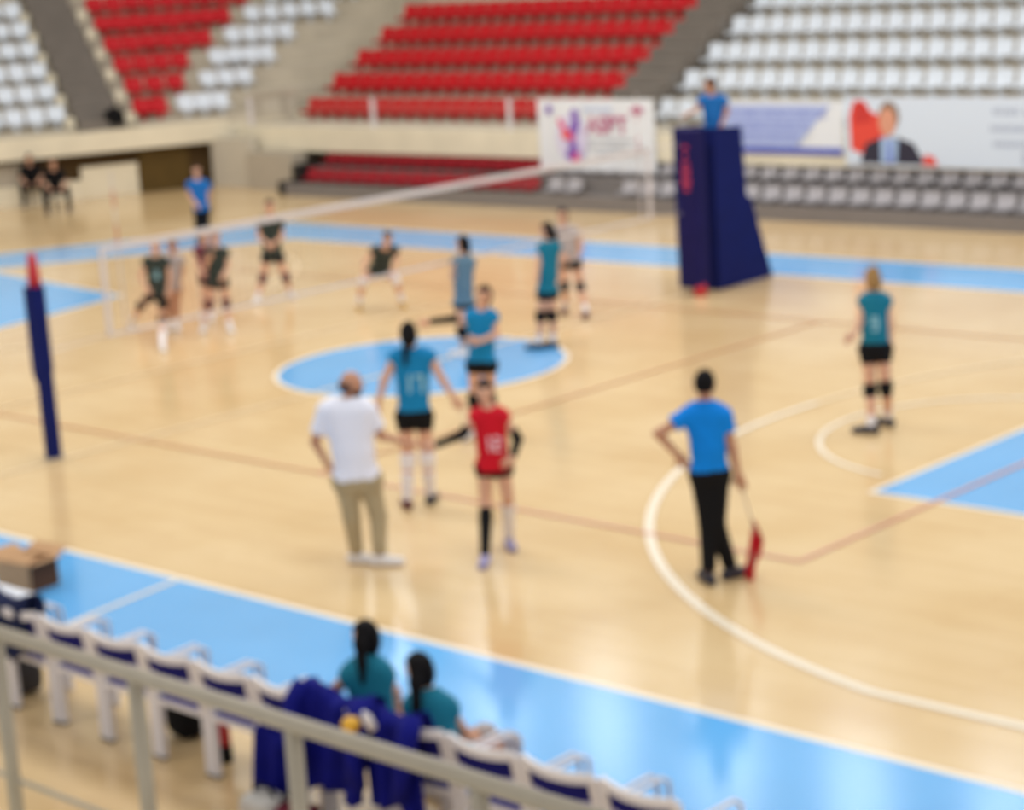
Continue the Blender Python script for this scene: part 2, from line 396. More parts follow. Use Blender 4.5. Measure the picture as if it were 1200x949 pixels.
ml_ = mat('print_lilac', (196, 180, 226), .5); mr_ = mat('print_rose', (196, 120, 150), .5); mg = mat('print_light_grey', (196, 198, 204), .5); mpb = mat('print_pale_blue', (204, 214, 236), .5)
cx = -.62
bshape(b1, ell(cx, .66, .42, .5), mat('print_faint_lilac', (222, 214, 238), .5), d=-.016)
bshape(b1, ell(cx+.1, 1.16, .1, .1), mp, d=-.021)
bshape(b1, [(cx-.12, .55), (cx+.12, .6), (cx+.25, 1.05), (cx+.12, 1.12), (cx-.05, .9)], mp, d=-.02)
bshape(b1, [(cx-.3, 1.1), (cx-.1, .85), (cx+.1, .72), (cx+.02, .6), (cx-.2, .75), (cx-.36, 1.0)], mk, d=-.023)
bshape(b1, ell(cx-.14, .74, .12, .1), mo, d=-.026)
bshape(b1, [(cx-.2, .3), (cx+.05, .2), (cx+.2, .55), (cx, .62)], mp, d=-.022)
bshape(b1, [(cx-.02, .16), (cx+.2, .2), (cx+.16, .4), (cx+.02, .36)], mk, d=-.025)
bshape(b1, [(cx+.2, .3), (cx+.3, .26), (cx+.12, .75), (cx+.05, .7)], ml_, d=-.024)
text_mesh('ASBT', .46, mr_, 'lettering', b1, Matrix.Translation((.32, -.024, .93)) @ Matrix.Rotation(math.pi/2, 4, 'X'))
bshape(b1, ell(-1.2, 1.24, .09, .09), mp, 'crest', -.02); bshape(b1, ell(1.1, 1.24, .16, .08), mr_, 'crest', -.02)
bshape(b1, [(-.3, 1.2), (.45, 1.2), (.45, 1.3), (-.3, 1.3)], mpb, 'small_print')
for zz, a, b in ((.62, -.2, 1.0), (.48, -.2, .85), (.34, .0, 1.15), (.5, .98, 1.25)):
    bshape(b1, [(a, zz), (b, zz), (b, zz+.05), (a, zz+.05)], mg, 'small_print')

b2, w2, h2 = banner(-5.3, -2.6, 1.05, 2.03, YB+.04, 'white and periwinkle banner with rows of blue lettering behind the referee')
mpe = mat('print_periwinkle', (176, 190, 234), .5); mb_ = mat('print_blue', (92, 104, 196), .5); mb2 = mat('print_mid_blue', (116, 128, 208), .5)
bshape(b2, [(-1.35, .02), (-1.35, .9), (1.1, .9), (.35, .18), (.3, .15), (-1.35, .15)], mpe, d=-.016)
bshape(b2, [(-1.35, .02), (1.33, .02), (1.33, .14), (-1.35, .14)], mb_, d=-.02)
random.seed(5)
for zz, a, b, hh in ((.68, -1.2, 1.0, .14), (.47, -1.1, .62, .11), (.28, -1.0, .35, .1)):
    x = a
    while x < b:
        ww = random.uniform(.05, .09); s_ = random.choice((0, 1))
        if s_: bshape(b2, [(x, zz), (x+.022, zz), (x+.022, zz+hh), (x, zz+hh)], mb_, 'letter_stroke', -.02)
        bshape(b2, [(x, zz), (x+ww, zz), (x+ww, zz+.028), (x, zz+.028)], mb2, 'letter_stroke', -.021)
        bshape(b2, [(x, zz+hh-.028), (x+ww, zz+hh-.028), (x+ww, zz+hh), (x, zz+hh)], mb2, 'letter_stroke', -.021)
        x += ww+.035

b3, w3, h3 = banner(-2.52, 3.2, .88, 2.12, YB, 'pale blue banner with a red flag and a suited man, grey lettering at its right')
mpl = mat('print_sky_white', (218, 228, 242), .5); mfl = mat('print_flag_red', (232, 72, 56), .5); mfl2 = mat('print_flag_deep_red', (206, 50, 44), .5)
msk = mat('print_skin', (222, 156, 128), .5); mhr = mat('print_grey_brown_hair', (136, 112, 92), .5); msu = mat('print_dark_suit', (42, 38, 58), .5); msh = mat('print_shirt_blue', (170, 196, 232), .5)
mtx_ = mat('print_grey_text', (138, 148, 174), .5)
X0 = -2.86
bshape(b3, [(X0+.01, .02), (2.84, .02), (2.84, 1.22), (X0+.01, 1.22)], mpl, d=-.014)
bshape(b3, [(X0+.12, .3), (X0+.5, .18), (X0+.82, .5), (X0+1.0, .8), (X0+.55, .98), (X0+.42, 1.17), (X0+.2, 1.17), (X0+.1, .9)], mfl, 'flag_print', -.018)
bshape(b3, [(X0+.2, .75), (X0+.6, .8), (X0+.42, 1.15), (X0+.22, 1.15)], mfl2, 'flag_print', -.02)
CX = X0+.93
bshape(b3, [(CX-.62, .06), (CX+.72, .06), (CX+.5, .42), (CX+.2, .52), (CX-.2, .52), (CX-.5, .4)], msu, 'suit_print', -.022)
bshape(b3, [(CX-.18, .08), (CX+.14, .08), (CX+.18, .5), (CX-.18, .52)], msh, 'shirt_print', -.025)
bshape(b3, [(CX-.04, .08), (CX+.06, .08), (CX+.03, .46), (CX-.02, .46)], mb_, 'tie_print', -.028)
bshape(b3, ell(CX, .9, .21, .26), mhr, 'hair_print', -.026)
bshape(b3, ell(CX-.03, .8, .175, .25), msk, 'face_print', -.03)
bshape(b3, [(CX+.66, .05), (CX+.98, .05), (CX+.9, .2), (CX+.72, .24)], mfl, 'flag_print', -.024)
for zz, segs, hh in ((.95, ((.45, .95), (1.05, 1.9), (2.0, 2.7)), .1), (.66, ((.4, 1.0), (1.1, 1.3), (1.4, 2.2), (2.3, 2.7)), .1), (.4, ((.45, 1.2), (1.3, 2.1), (2.2, 2.7)), .1), (.12, ((1.0, 1.12), (1.35, 1.65)), .09), (.22, ((1.0, 1.1),), .12)):
    for a, b in segs:
        x = a-.3
        while x < b-.3:
            bshape(b3, [(x, zz), (x+.028, zz), (x+.028, zz+hh), (x, zz+hh)], mtx_, 'letter_stroke', -.018)
            bshape(b3, [(x, zz), (x+.05, zz), (x+.05, zz+.03), (x, zz+.03)], mtx_, 'letter_stroke', -.019); x += .085

# ------------------------------------------------------------------ net, posts, antennas
nt_ = tag(empty('volleyball_net', (0, 0, 1.2)), 'volleyball net stretched across the court from the near post to the far post', 'net')
NT = 2.22
P(MB().box((-.012, -4.75, NT-.07), (.012, 4.75, NT)), 'top_tape', M_tape, nt_)
P(MB().box((-.008, -4.75, NT-1.0), (.008, 4.75, NT-.97)), 'bottom_tape', M_tape, nt_)
for s_ in (-1, 1):
    P(MB().box((-.01, s_*4.72-.03, NT-1), (.01, s_*4.72+.03, NT-.07)), 'side_tape', M_tape, nt_)
    P(MB().tube([(0, s_*4.75, NT-.02), (0, s_*5.5, NT-.02)], .006, 5).tube([(0, s_*4.75, NT-.98), (0, s_*5.5, NT-1.02)], .005, 5), 'tension_cord', M_tape, nt_)
mb = MB()
for y in np.arange(-4.7, 4.71, .1): mb.box((-.0012, y-.0012, NT-.97), (.0012, y+.0012, NT-.07))
for z in np.arange(NT-.9, NT-.1, .1): mb.box((-.0012, -4.7, z-.0012), (.0012, 4.7, z+.0012))
o = P(mb, 'net_mesh', M_net, nt_); o['kind'] = 'stuff'
for s_, lab in ((-1, 'thin striped antenna standing on the net near its left end'), (1, 'thin striped antenna standing on the net by the referee stand')):
    a = tag(empty('net_antenna', (.015, s_*4.5, NT-1)), lab, 'antenna')
    for k in range(9): MB().tube([(0, 0, .2*k), (0, 0, .2*k+.2)], .007, 6).build('band', M_padred if k % 2 and k > 4 else M_tape, a)

def post_pad(x, y, label, far=False):
    r = tag(empty('net_post', (x, y, 0)), label, 'post')
    MB().tube([(0, 0, 0), (0, 0, 2.26)], .045, 12).build('pole', M_padred if not far else M_pad2, r, True)
    prof = [(-.085, -.085), (.085, -.085), (.085, .085), (-.085, .085)]
    if not far:
        MB().box((-.075, -.075, .02), (.075, .075, .98), bev=.025).build('lower_pad', M_pad, r)
        MB().box((-.13, -.085, .98), (.085, .085, 1.9), bev=.03).prism([(-.13, .98), (-.075, .98), (-.075, .85)], 1, -.07, .07).build('upper_pad', M_pad, r)
        MB().tube([(0, 0, 1.9), (0, 0, 2.05), (0, 0, 2.2), (0, 0, 2.26)], [.075, .068, .05, .03], 12).build('red_cap', M_padred, r, True)
        MB().tube([(-.1, 0, 1.4), (-.19, 0, 1.4), (-.19, 0, 1.3)], .012, 6).build('crank_handle', M_steel, r)
        MB().tube([(0, 0, 0), (0, 0, .02)], .12, 16).build('floor_plate', M_steel, r)
    return r
post_pad(-.12, -5.54, 'navy padded net post with a red top, standing at the left of the court')
fp = post_pad(.1, 5.56, 'purple-navy padded net post with red print and red foot, against the referee stand', True)
MB().box((-.19, -.13, .12), (.19, .13, 2.4), bev=.04).build('post_pad', M_pad2, fp)
MB().tube([(.12, -.05, 0), (.12, -.05, .12), (.12, -.05, .26)], [.1, .09, .05], 14).build('red_foot', M_padred, fp, True)
# vertical red lettering on the pad, facing the court
mpr = mat('print_pad_red', (176, 44, 84), .5)
for k, (zz, ww, hh) in enumerate(((2.16, .10, .05), (2.04, .05, .07), (1.92, .12, .06), (1.8, .14, .1), (1.66, .16, .1), (1.55, .1, .06))):
    MB().box((-.02-ww/2+.03, -.137, zz-hh/2), (-.02+ww/2+.03, -.131, zz+hh/2)).build('pad_print', mpr, fp)

# ------------------------------------------------------------------ referee stand
rs = tag(empty('referee_stand', (-.1, 6.6, 0)), 'tall navy padded referee stand behind the far net post', 'referee stand')
side = [(5.92, 0.02), (7.24, 0.02), (6.98, .72), (6.8, 1.22), (6.66, 1.33), (6.6, 2.34), (5.92, 2.38)]
P(MB().prism(side, 0, .18, .25), 'side_pad', M_pad, rs); P(MB().prism(side, 0, -.5, -.43), 'side_pad', M_pad, rs)
P(MB().box((-.43, 5.92, .02), (.18, 6.0, 2.38)), 'front_pad', M_pad, rs)
P(MB().box((-.43, 6.02, 1.36), (.18, 6.66, 1.40)), 'platform', M_steel, rs)
for k in range(4): P(MB().tube([(-.4, 7.1-.1*k, .3+.28*k), (.16, 7.1-.1*k, .3+.28*k)], .02, 6), 'rung', M_steel, rs)
for x in (-.39, .14): P(MB().tube([(x, 7.2, .02), (x, 6.66, 1.36)], .025, 6), 'ladder_rail', M_steel, rs)

# ------------------------------------------------------------------ near gallery railing
nr = tag(empty('hand_rail', (13, -13.4, 1.4)), 'grey metal hand rail with posts crossing the bottom left of the view', 'railing')
P(MB().tube([(9.6, -13.4, 2.365), (15.6, -13.4, 2.365)], .034, 14), 'top_rail', M_rail, nr).data.shade_smooth()
P(MB().tube([(9.6, -13.4, 1.68), (15.6, -13.4, 1.68)], .012, 8), 'lower_rail', M_rail, nr)
for x in (10.0, 11.08, 12.08, 13.05, 14.02, 15.0): P(MB().tube([(x, -13.4, 1.2), (x, -13.4, 2.345)], .034, 12), 'post', M_rail, nr).data.shade_smooth()
P(MB().box((9.0, -16, .9), (16.2, -13.25, 1.2)), 'gallery_edge', M_cream, nr)

# ------------------------------------------------------------------ chairs along the near side
def make_chair():
    r = empty('folding_chair', (0, 0, 0)); W = .25
    for s_ in (-1, 1):
        MB().box((s_*W-.026, -.05-.018, 0), (s_*W+.026, -.05+.018, .45)).build('leg', M_wmetal, r)
        MB().box((s_*W-.02, .40-.016, 0), (s_*W+.02, .40+.016, .44)).build('leg', M_wmetal, r)
        MB().add([(s_*W-.026, -.07, .44), (s_*W+.026, -.07, .44), (s_*W+.026, -.03, .44), (s_*W-.026, -.03, .44), (s_*W-.026, -.15, .82), (s_*W+.026, -.15, .82), (s_*W+.026, -.115, .82), (s_*W-.026, -.115, .82)],
                 [(3, 2, 1, 0), (4, 5, 6, 7), (0, 1, 5, 4), (1, 2, 6, 5), (2, 3, 7, 6), (3, 0, 4, 7)]).build('back_post', M_wmetal, r)
        MB().tube([(s_*W, -.1, .63), (s_*W, .1, .66), (s_*W, .34, .665), (s_*W, .395, .63), (s_*W, .40, .44)], .014, 8).build('armrest', M_wmetal, r, True)
        MB().box((s_*W-.03, -.075, 0), (s_*W+.03, -.03, .015)).build('foot_cap', M_blackp, r)
    # curved top rail
    n = 10; vs = []; fs = []
    for i in range(n+1):
        x = -W+2*W*i/n; e = 1-(x/W)**2; yb = -.135-.035*e
        for (dy, z) in ((-.014, .785-.02*e), (.014, .785-.02*e), (.014, .84-.02*e), (-.014, .84-.02*e)): vs.append((x, yb+dy, z))
    for i in range(n):
        for k in range(4): a = 4*i+k; b = 4*i+(k+1) % 4; fs.append((a, b, b+4, a+4))
    fs += [(3, 2, 1, 0), tuple(4*n+k for k in range(4))]
    MB().add(vs, fs).build('top_rail', M_wmetal, r)
    def sheet(z0, z1, off, m, name):
        vs = []; fs = []
        for s2 in (0, 1):
            for i in range(n+1):
                x = -W+.02+(2*W-.04)*i/n; e = 1-(x/W)**2
                for z in (z0, z1):
                    yb = -.05-(z-.44)/.38*.085-.03*e+off
                    vs.append((x, yb+s2*.012, z-.018*e))
        N = (n+1)*2
        for i in range(n):
            a = 2*i; fs += [(a, a+2, a+3, a+1), (N+a, N+a+1, N+a+3, N+a+2), (a+1, a+3, N+a+3, N+a+1), (a, N+a, N+a+2, a+2)]
        MB().add(vs, fs).build(name, m, r)
    sheet(.665, .785, .0, M_navy, 'backrest'); sheet(.54, .665, .0, M_lav, 'backrest_lining')
    MB().box((-W+.02, -.06, .41), (W-.02, .40, .45), bev=.02).build('seat_cushion', M_navy, r)
    MB().box((-W, .385, .40), (W, .415, .44)).build('seat_rail', M_wmetal, r); MB().box((-W, -.065, .40), (W, -.035, .44)).build('seat_rail', M_wmetal, r)
    return r
CY = -10.27
CX0, CP = 7.06, .568
chairs = []
clabs = {-2: 'white metal chair cut off by the left edge of the view', -1: 'white metal chair with a dark jacket on it, leftmost of the near row',
 0: 'white metal chair with navy back, next to the chair with the dark jacket', 1: 'white metal chair with navy back, third in the near row', 2: 'white metal chair with navy back behind the thick rail post',
 3: 'white metal chair with navy back, left of the red and black bottle bag', 4: 'empty white chair beside the seated girls, on their left', 5: 'white chair under the left seated girl, jacket over its back',
 6: 'white chair under the right seated girl', 7: 'empty white chair directly right of the seated girls', 8: 'white chair second to the right of the seated girls', 9: 'rightmost white chair, at the bottom edge'}
for k in range(-2, 10):
    c = make_chair() if not chairs else copy_tree(chairs[0])
    chairs.append(c); place(c, (CX0+CP*k, CY, 0), random.uniform(-.03, .03)); tag(c, clabs[k], 'chair', 'white chairs along the near side line')

# draped jackets
def drape(name, cx, wd, y_top, z_top, back, front, label, m, cat='jacket', seed=1, skew=0, parts=True):
    rnd = random.Random(seed); nx, ny = 18, 18; vs = []; fs = []
    ph = [rnd.uniform(0, 6) for _ in range(4)]
    for s_ in (0, 1):
        for i in range(nx+1):
            u = i/nx; x = (u-.5)*wd
            for j in range(ny+1):
                t = j/ny*(back+front+.1)
                edge = 1+.10*math.sin(u*7+ph[0])
                if t < back*edge: y = -.07; z = -(back*edge-t)
                elif t < back*edge+.1:
                    a = (t-back*edge)/.1*math.pi; y = -.07*math.cos(a); z = .05*math.sin(a)
                else: y = .07; z = -(t-back*edge-.1)
                fold = .022*math.sin(u*16+ph[1])+.014*math.sin(u*29+ph[2])
                y += fold*(1 if z < 0 else .3)*(1+abs(z)*1.5)-(.10*(-z) if y < 0 and z < 0 else 0)+(.1*(-z) if y > 0 and z < 0 else 0)
                sag = -.07*math.sin(u*math.pi)
                vs.append((x*(1-.12*abs(z))+skew*z, y*(1 if s_ else .85), z+sag+(-.008 if not s_ else 0)))
    N = (nx+1)*(ny+1)
    for i in range(nx):
        for j in range(ny):
            a = i*(ny+1)+j; b = a+ny+1; fs += [(a, a+1, b+1, b), (N+a, N+b, N+b+1, N+a+1)]
    for j in range(ny):
        a = j; fs.append((a, N+a, N+a+1, a+1)); a = nx*(ny+1)+j; fs.append((a, a+1, N+a+1, N+a))
    for i in range(nx):
        a = i*(ny+1); b = a+ny+1; fs.append((a, b, N+b, N+a)); a += ny; b += ny; fs.append((a, N+a, N+b, b))
    r = tag(empty(name, (cx, y_top, z_top)), label, cat)
    MB().add(vs, fs).build('body_cloth', m, r, True)
    if parts:
        for s_ in (-1, 1):
            MB().tube([(s_*wd*.46, -.06, .03), (s_*wd*.5, -.14, -.08), (s_*wd*.44, -.17, -.28), (s_*wd*.36, -.18, -.46)], [.06, .065, .055, .045], 10).build('sleeve', m, r, True)
    return r
M_jkt = mat('royal_navy_jacket', (8, 14, 118), .8, noise=.2, nscale=9)
M_jkt2 = mat('dark_navy_jacket', (26, 34, 70), .8, noise=.2, nscale=9)
qx = CX0+CP*5
drape('team_jacket', qx+.0, .60, CY-.13, .895, .56, .18, 'navy jacket spread over the chair back of the left seated girl', M_jkt, seed=3, skew=.1)
drape('team_jacket', qx+.46, .46, CY-.14, .88, .52, .15, 'navy jacket hanging over the chair back of the right seated girl', M_jkt, seed=8, skew=-.15)
drape('team_jacket', CX0+CP*4+.02, .42, CY-.12, .52, .5, .05, 'navy training top hanging low behind the chair left of the seated girls', M_jkt, seed=5, parts=False)
drape('dark_jacket', CX0+CP*-1-.12, .56, CY-.10, .90, .36, .3, 'dark navy jacket laid over the leftmost chair of the near row', M_jkt2, seed=12, parts=False)
yl = mat('yellow_plastic', (232, 178, 52), .5)
o = tag(MB().tube([(0, 0, 0), (0, 0, .07), (0, 0, .10)], [.05, .05, .03], 12).build('yellow_cup', yl, smooth=True), 'yellow cup lying on the navy jacket between the seated girls', 'cup')
p = at(413, 849, 1, -10.66); place(o, p); o.rotation_euler = (1.2, 0, .6)
o = tag(MB().tube([(0, 0, 0), (0, 0, .09), (0, 0, .11), (0, 0, .13)], [.03, .03, .015, .015], 12).build('white_bottle', M_wmetal, smooth=True), 'small white bottle beside the yellow cup on the navy jacket', 'bottle')
p = at(437, 853, 1, -10.66); place(o, p); o.rotation_euler = (.5, 0, 0)
# bags and bottles under the chairs
b = tag(empty('bottle_bag', ground(265, 892)), 'red and black bottle carrier standing under the chairs left of the navy cloth', 'bag')
MB().tube([(0, 0, 0), (0, 0, .1), (0, 0, .12)], [.05, .05, .045], 12).build('base', M_black, b, True)
MB().tube([(0, 0, .12), (0, 0, .30), (0, 0, .34)], [.045, .045, .03], 12).build('sleeve', M_padred, b, True)
MB().tube([(0, 0, .34), (.02, 0, .44), (.05, 0, .52)], [.02, .018, .012], 8).build('strap', M_black, b, True)
mgw = mat('white_bag_fabric', (196, 192, 186), .8, noise=.15)
def bag(loc, m, label, sx=.3, sy=.2, sz=.22, rz=0):
    r = tag(empty('sports_bag', loc, rz), label, 'bag')
    body = bpy.data.objects.new('bag_body', sdf_bag(sx, sy, sz)); COL.objects.link(body); body.data.materials.append(m); body.parent = r
    MB().tube([(-sx*.3, 0, sz*.85), (-sx*.2, 0, sz*1.25), (sx*.2, 0, sz*1.25), (sx*.3, 0, sz*.85)], .012, 6).build('handle', M_black, r, True)
    return r
def sdf_bag(sx, sy, sz):
    n, m_ = 14, 10; vs = []; fs = []
    for j in range(m_+1):
        a = -math.pi/2+math.pi*j/m_
        for i in range(n):
            t = 2*math.pi*i/n; ce = lambda c: math.copysign(abs(c)**.6, c)
            vs.append((sx/2*ce(math.cos(a))*ce(math.cos(t)), sy/2*ce(math.cos(a))*ce(math.sin(t)), sz/2+sz/2*ce(math.sin(a))+.01*math.sin(3*t+j)))
    for j in range(m_):
        for i in range(n): fs.append((j*n+i, j*n+(i+1) % n, (j+1)*n+(i+1) % n, (j+1)*n+i))
    me = bpy.data.meshes.new('bag_body'); me.from_pydata(vs, [], fs); me.shade_smooth(); return me
bag((9.35, -10.62, 0), mgw, 'pale grey bag on the floor behind the navy cloth', .34, .24, .2)
bag((9.75, -10.72, 0), mat('maroon_bag_fabric', (92, 26, 40), .8, noise=.2), 'dark maroon bag on the floor beside the pale grey bag', .3, .26, .26, .5)
bag((9.15, -10.92, 0), mat('red_bag_fabric', (190, 66, 56), .8, noise=.2), 'small red pouch at the bottom edge below the navy cloth', .16, .12, .08, .3)
bag((5.95, -10.1, 0), mat('charcoal_bag_fabric', (70, 66, 66), .8, noise=.2), 'charcoal bag under the chairs at the left edge', .4, .25, .3)
bag((7.75, -9.95, 0), M_black, 'black bag under the chair behind the thick rail post', .3, .24, .32)

# cardboard box, white table at left
def card_box():
    r = tag(empty('cardboard_box', (3.72, -8.5, 0), .12), 'open cardboard box standing on the blue border at the left', 'box')
    L_, D_, H_, t = .42, .34, .26, .012
    for lo, hi in (((-L_/2, -D_/2, 0), (L_/2, -D_/2+t, H_)), ((-L_/2, D_/2-t, 0), (L_/2, D_/2, H_)), ((-L_/2, -D_/2, 0), (-L_/2+t, D_/2, H_)), ((L_/2-t, -D_/2, 0), (L_/2, D_/2, H_))):
        MB().box(lo, hi).build('side', M_card, r)
    MB().box((-L_/2, -D_/2, 0), (L_/2, D_/2, t)).build('bottom', M_card, r)
    MB().box((L_/2, -D_/2+.03, .01), (L_/2+.004, D_/2-.01, .23)).build('dark_panel', M_dcard, r)  # darker brown sheet on the outer face of one side
    for pts in (((-L_/2, D_/2, H_), (L_/2, D_/2, H_), (L_/2, D_/2+.13, H_+.05), (-L_/2, D_/2+.13, H_+.05)), ((L_/2, -D_/2, H_), (L_/2, D_/2, H_), (L_/2+.1, D_/2, H_+.02), (L_/2+.1, -D_/2, H_+.02)),
                ((-L_/2, -D_/2, H_), (L_/2, -D_/2, H_), (L_/2, -D_/2+.14, H_+.06), (-L_/2, -D_/2+.14, H_+.06)), ((-L_/2, -D_/2, H_), (-L_/2, D_/2, H_), (-L_/2-.12, D_/2, H_+.05), (-L_/2-.12, -D_/2, H_+.05))):
        vs = list(pts)+[(a, b_, c-.008) for a, b_, c in pts]
        MB().add(vs, [(0, 1, 2, 3), (7, 6, 5, 4), (0, 4, 5, 1), (1, 5, 6, 2), (2, 6, 7, 3), (3, 7, 4, 0)]).build('flap', M_card, r)
card_box()
tbp = at(18, 704, 2, .46)
tb = tag(empty('plastic_table', (tbp[0]-.12, tbp[1], 0)), 'white topped low table at the left edge below the cardboard box', 'table')
MB().box((-.55, -.2, .42), (.12, .2, .46), bev=.03).build('table_top', mat('white_table_plastic', (226, 230, 240), .35), tb)
for x in (-.5, .07):
    for y in (-.16, .16): MB().tube([(x, y, 0), (x, y, .42)], .018, 8).build('leg', M_wmetal, tb)

# ------------------------------------------------------------------ people: smooth distance-field bodies
def surface_nets(D, org, h):
    ins = D < 0
    nx, ny, nz = D.shape; sh = (nx-1, ny-1, nz-1)
    acc = np.zeros(sh+(3,)); cnt = np.zeros(sh)
    offs = [(i, j, k) for i in (0, 1) for j in (0, 1) for k in (0, 1)]
    def sub(A, o): return A[o[0]:o[0]+nx-1, o[1]:o[1]+ny-1, o[2]:o[2]+nz-1]
    for a in offs:
        for ax in range(3):
            if a[ax]: continue
            b = list(a); b[ax] = 1
            da, db = sub(D, a), sub(D, b); cr = (da < 0) != (db < 0)
            t = np.where(cr, da/(np.where(cr, da-db, 1)), 0)
            for c in range(3): acc[..., c] += np.where(cr, a[c]+(t if c == ax else 0), 0)
            cnt += cr
    act = cnt > 0; idx = -np.ones(sh, int); idx[act] = np.arange(act.sum())
    g = np.argwhere(act); V = (g+acc[act]/cnt[act][:, None])*h+org
    F = []
    for ax in range(3):
        b_, c_ = (ax+1) % 3, (ax+2) % 3
        sl0 = [slice(1, -1)]*3; sl0[ax] = slice(0, -1); sl1 = list(sl0); sl1[ax] = slice(1, None)
        A, B = ins[tuple(sl0)], ins[tuple(sl1)]
        e = np.argwhere(A != B)
        if not len(e): continue
        flip = A[tuple(e.T)]
        e = e.copy()
        for q in range(3):
            if q != ax: e[:, q] += 1
        def I(db, dc):
            w_ = e.copy(); w_[:, b_] -= db; w_[:, c_] -= dc; return idx[tuple(w_.T)]
        q = np.stack([I(1, 1), I(0, 1), I(0, 0), I(1, 0)], 1)
        q[~flip] = q[~flip][:, ::-1]; F.append(q)
    F = np.concatenate(F); return V, F

class Field:
    def __init__(s, lo, hi, h):
        s.h = h; s.org = np.array(lo, float); n = np.ceil((np.array(hi)-s.org)/h).astype(int)+1; s.n = n
        s.D = np.full(n, .3)
        s.ax = [s.org[i]+h*np.arange(n[i]) for i in range(3)]
    def region(s, lo, hi):
        a = np.clip(np.floor((np.array(lo)-s.org)/s.h).astype(int), 0, s.n-1); b = np.clip(np.ceil((np.array(hi)-s.org)/s.h).astype(int)+1, 1, s.n)
        sl = tuple(slice(a[i], b[i]) for i in range(3))
        X = np.meshgrid(*[s.ax[i][sl[i]] for i in range(3)], indexing='ij'); return sl, X
    def merge(s, sl, d, k):
        cur = s.D[sl]
        if k > 0:
            hh = np.clip(.5+.5*(cur-d)/k, 0, 1); s.D[sl] = cur*(1-hh)+d*hh-k*hh*(1-hh)
        else: s.D[sl] = np.minimum(cur, d)
    def cone(s, a, b, ra, rb, k=.03, cuts=()):
        a = np.array(a, float); b = np.array(b, float); m = max(ra, rb)+k+2*s.h
        sl, X = s.region(np.minimum(a, b)-m, np.maximum(a, b)+m)
        ab = b-a; L = max(ab@ab, 1e-9)
        t = np.clip(sum((X[i]-a[i])*ab[i] for i in range(3))/L, 0, 1)
        d = np.sqrt(sum((X[i]-a[i]-t*ab[i])**2 for i in range(3)))-(ra+(rb-ra)*t)
        for (p, n) in cuts: d = np.maximum(d, sum((X[i]-p[i])*n[i] for i in range(3)))
        s.merge(sl, d, k)
    def ellipsoid(s, c, axes, r, k=.02, cuts=()):
        m = max(r)+k+2*s.h; sl, X = s.region(np.array(c)-m, np.array(c)+m)
        q = [sum((X[i]-c[i])*axes[j][i] for i in range(3))/r[j] for j in range(3)]
        l = np.sqrt(sum(x*x for x in q))+1e-9; d = (l-1)*min(r)*1.15
        for (p, n) in cuts: d = np.maximum(d, sum((X[i]-p[i])*n[i] for i in range(3)))
        s.merge(sl, d, k)
    def subtract_ball(s, c, r):
        sl, X = s.region(np.array(c)-r-.05, np.array(c)+r+.05)
        d = r-np.sqrt(sum((X[i]-c[i])**2 for i in range(3))); s.D[sl] = np.maximum(s.D[sl], d)
    def cut(s, p, n):
        X = np.meshgrid(*s.ax, indexing='ij'); s.D = np.maximum(s.D, sum((X[i]-p[i])*n[i] for i in range(3)))
    def mesh(s, name, mats, parent, extra=None, matfn=None):
        V, F = surface_nets(s.D, s.org, s.h)
        V = V.tolist(); F = F.tolist()
        if extra:
            b = len(V); V += extra.v; F += [tuple(b+i for i in f) for f in extra.f]
        loc = np.array(parent.location); V = [(v[0]-loc[0], v[1]-loc[1], v[2]-loc[2]) for v in V]
        me = bpy.data.meshes.new(name); me.from_pydata(V, [], F); me.shade_smooth()
        mats = mats if isinstance(mats, list) else [mats]
        for m in mats: me.materials.append(m)
        if matfn:
            me.polygons.foreach_set('material_index', [matfn(np.mean([V[i] for i in f], 0)+loc) for f in F])
        me.update(); o = bpy.data.objects.new(name, me); COL.objects.link(o); o.parent = parent; return o

def unit(v): v = np.array(v, float); return v/max(np.linalg.norm(v), 1e-9)
M_skin = mat('skin_light', (214, 164, 136), .55); M_skin2 = mat('skin_tan', (188, 134, 104), .55); M_lip = mat('skin_lips', (170, 96, 86), .5); M_eye = mat('eye_dark', (40, 30, 28), .4)
M_hair = mat('hair_black', (12, 9, 12), .8, noise=.2, nscale=40); M_brownhair = mat('hair_dark_brown', (50, 34, 30), .8, noise=.2, nscale=40); M_blond = mat('hair_dark_blonde', (160, 124, 78), .75, noise=.2, nscale=40)
M_beard = mat('beard_dark', (74, 52, 50), .8)
M_teal = mat('jersey_teal', (16, 128, 184), .7, noise=.1, nscale=14); M_teal2 = mat('jersey_deep_teal', (22, 116, 142), .7, noise=.1, nscale=14)
M_royal = mat('polo_azure', (0, 130, 224), .7, noise=.08, nscale=10); M_royald = mat('polo_blue', (28, 104, 176), .7, noise=.08, nscale=10)
M_jred = mat('jersey_red', (204, 16, 38), .7, noise=.1, nscale=14); M_jblk = mat('jersey_dark_green', (30, 44, 40), .7, noise=.15, nscale=14)
M_wshirt = mat('polo_white', (236, 236, 248), .7, noise=.03, nscale=8); M_khaki = mat('trousers_khaki', (176, 160, 128), .8, noise=.08, nscale=10)
M_gshirt = mat('shirt_pale_grey', (176, 164, 162), .7, noise=.1, nscale=14); M_maroon = mat('shirt_maroon', (110, 40, 60), .7, noise=.1, nscale=14)
M_sock = mat('sock_white', (232, 226, 228), .8); M_shoew = mat('shoe_white', (226, 222, 222), .5); M_shoed = mat('shoe_dark', (40, 38, 52), .5); M_shoem = mat('shoe_maroon', (92, 34, 40), .5); M_shoey = mat('shoe_ochre', (196, 160, 92), .5); M_shoev = mat('shoe_lilac', (150, 144, 186), .5)
M_num = mat('jersey_number_pale', (150, 196, 208), .7); M_numw = mat('jersey_number_white', (232, 196, 204), .7)

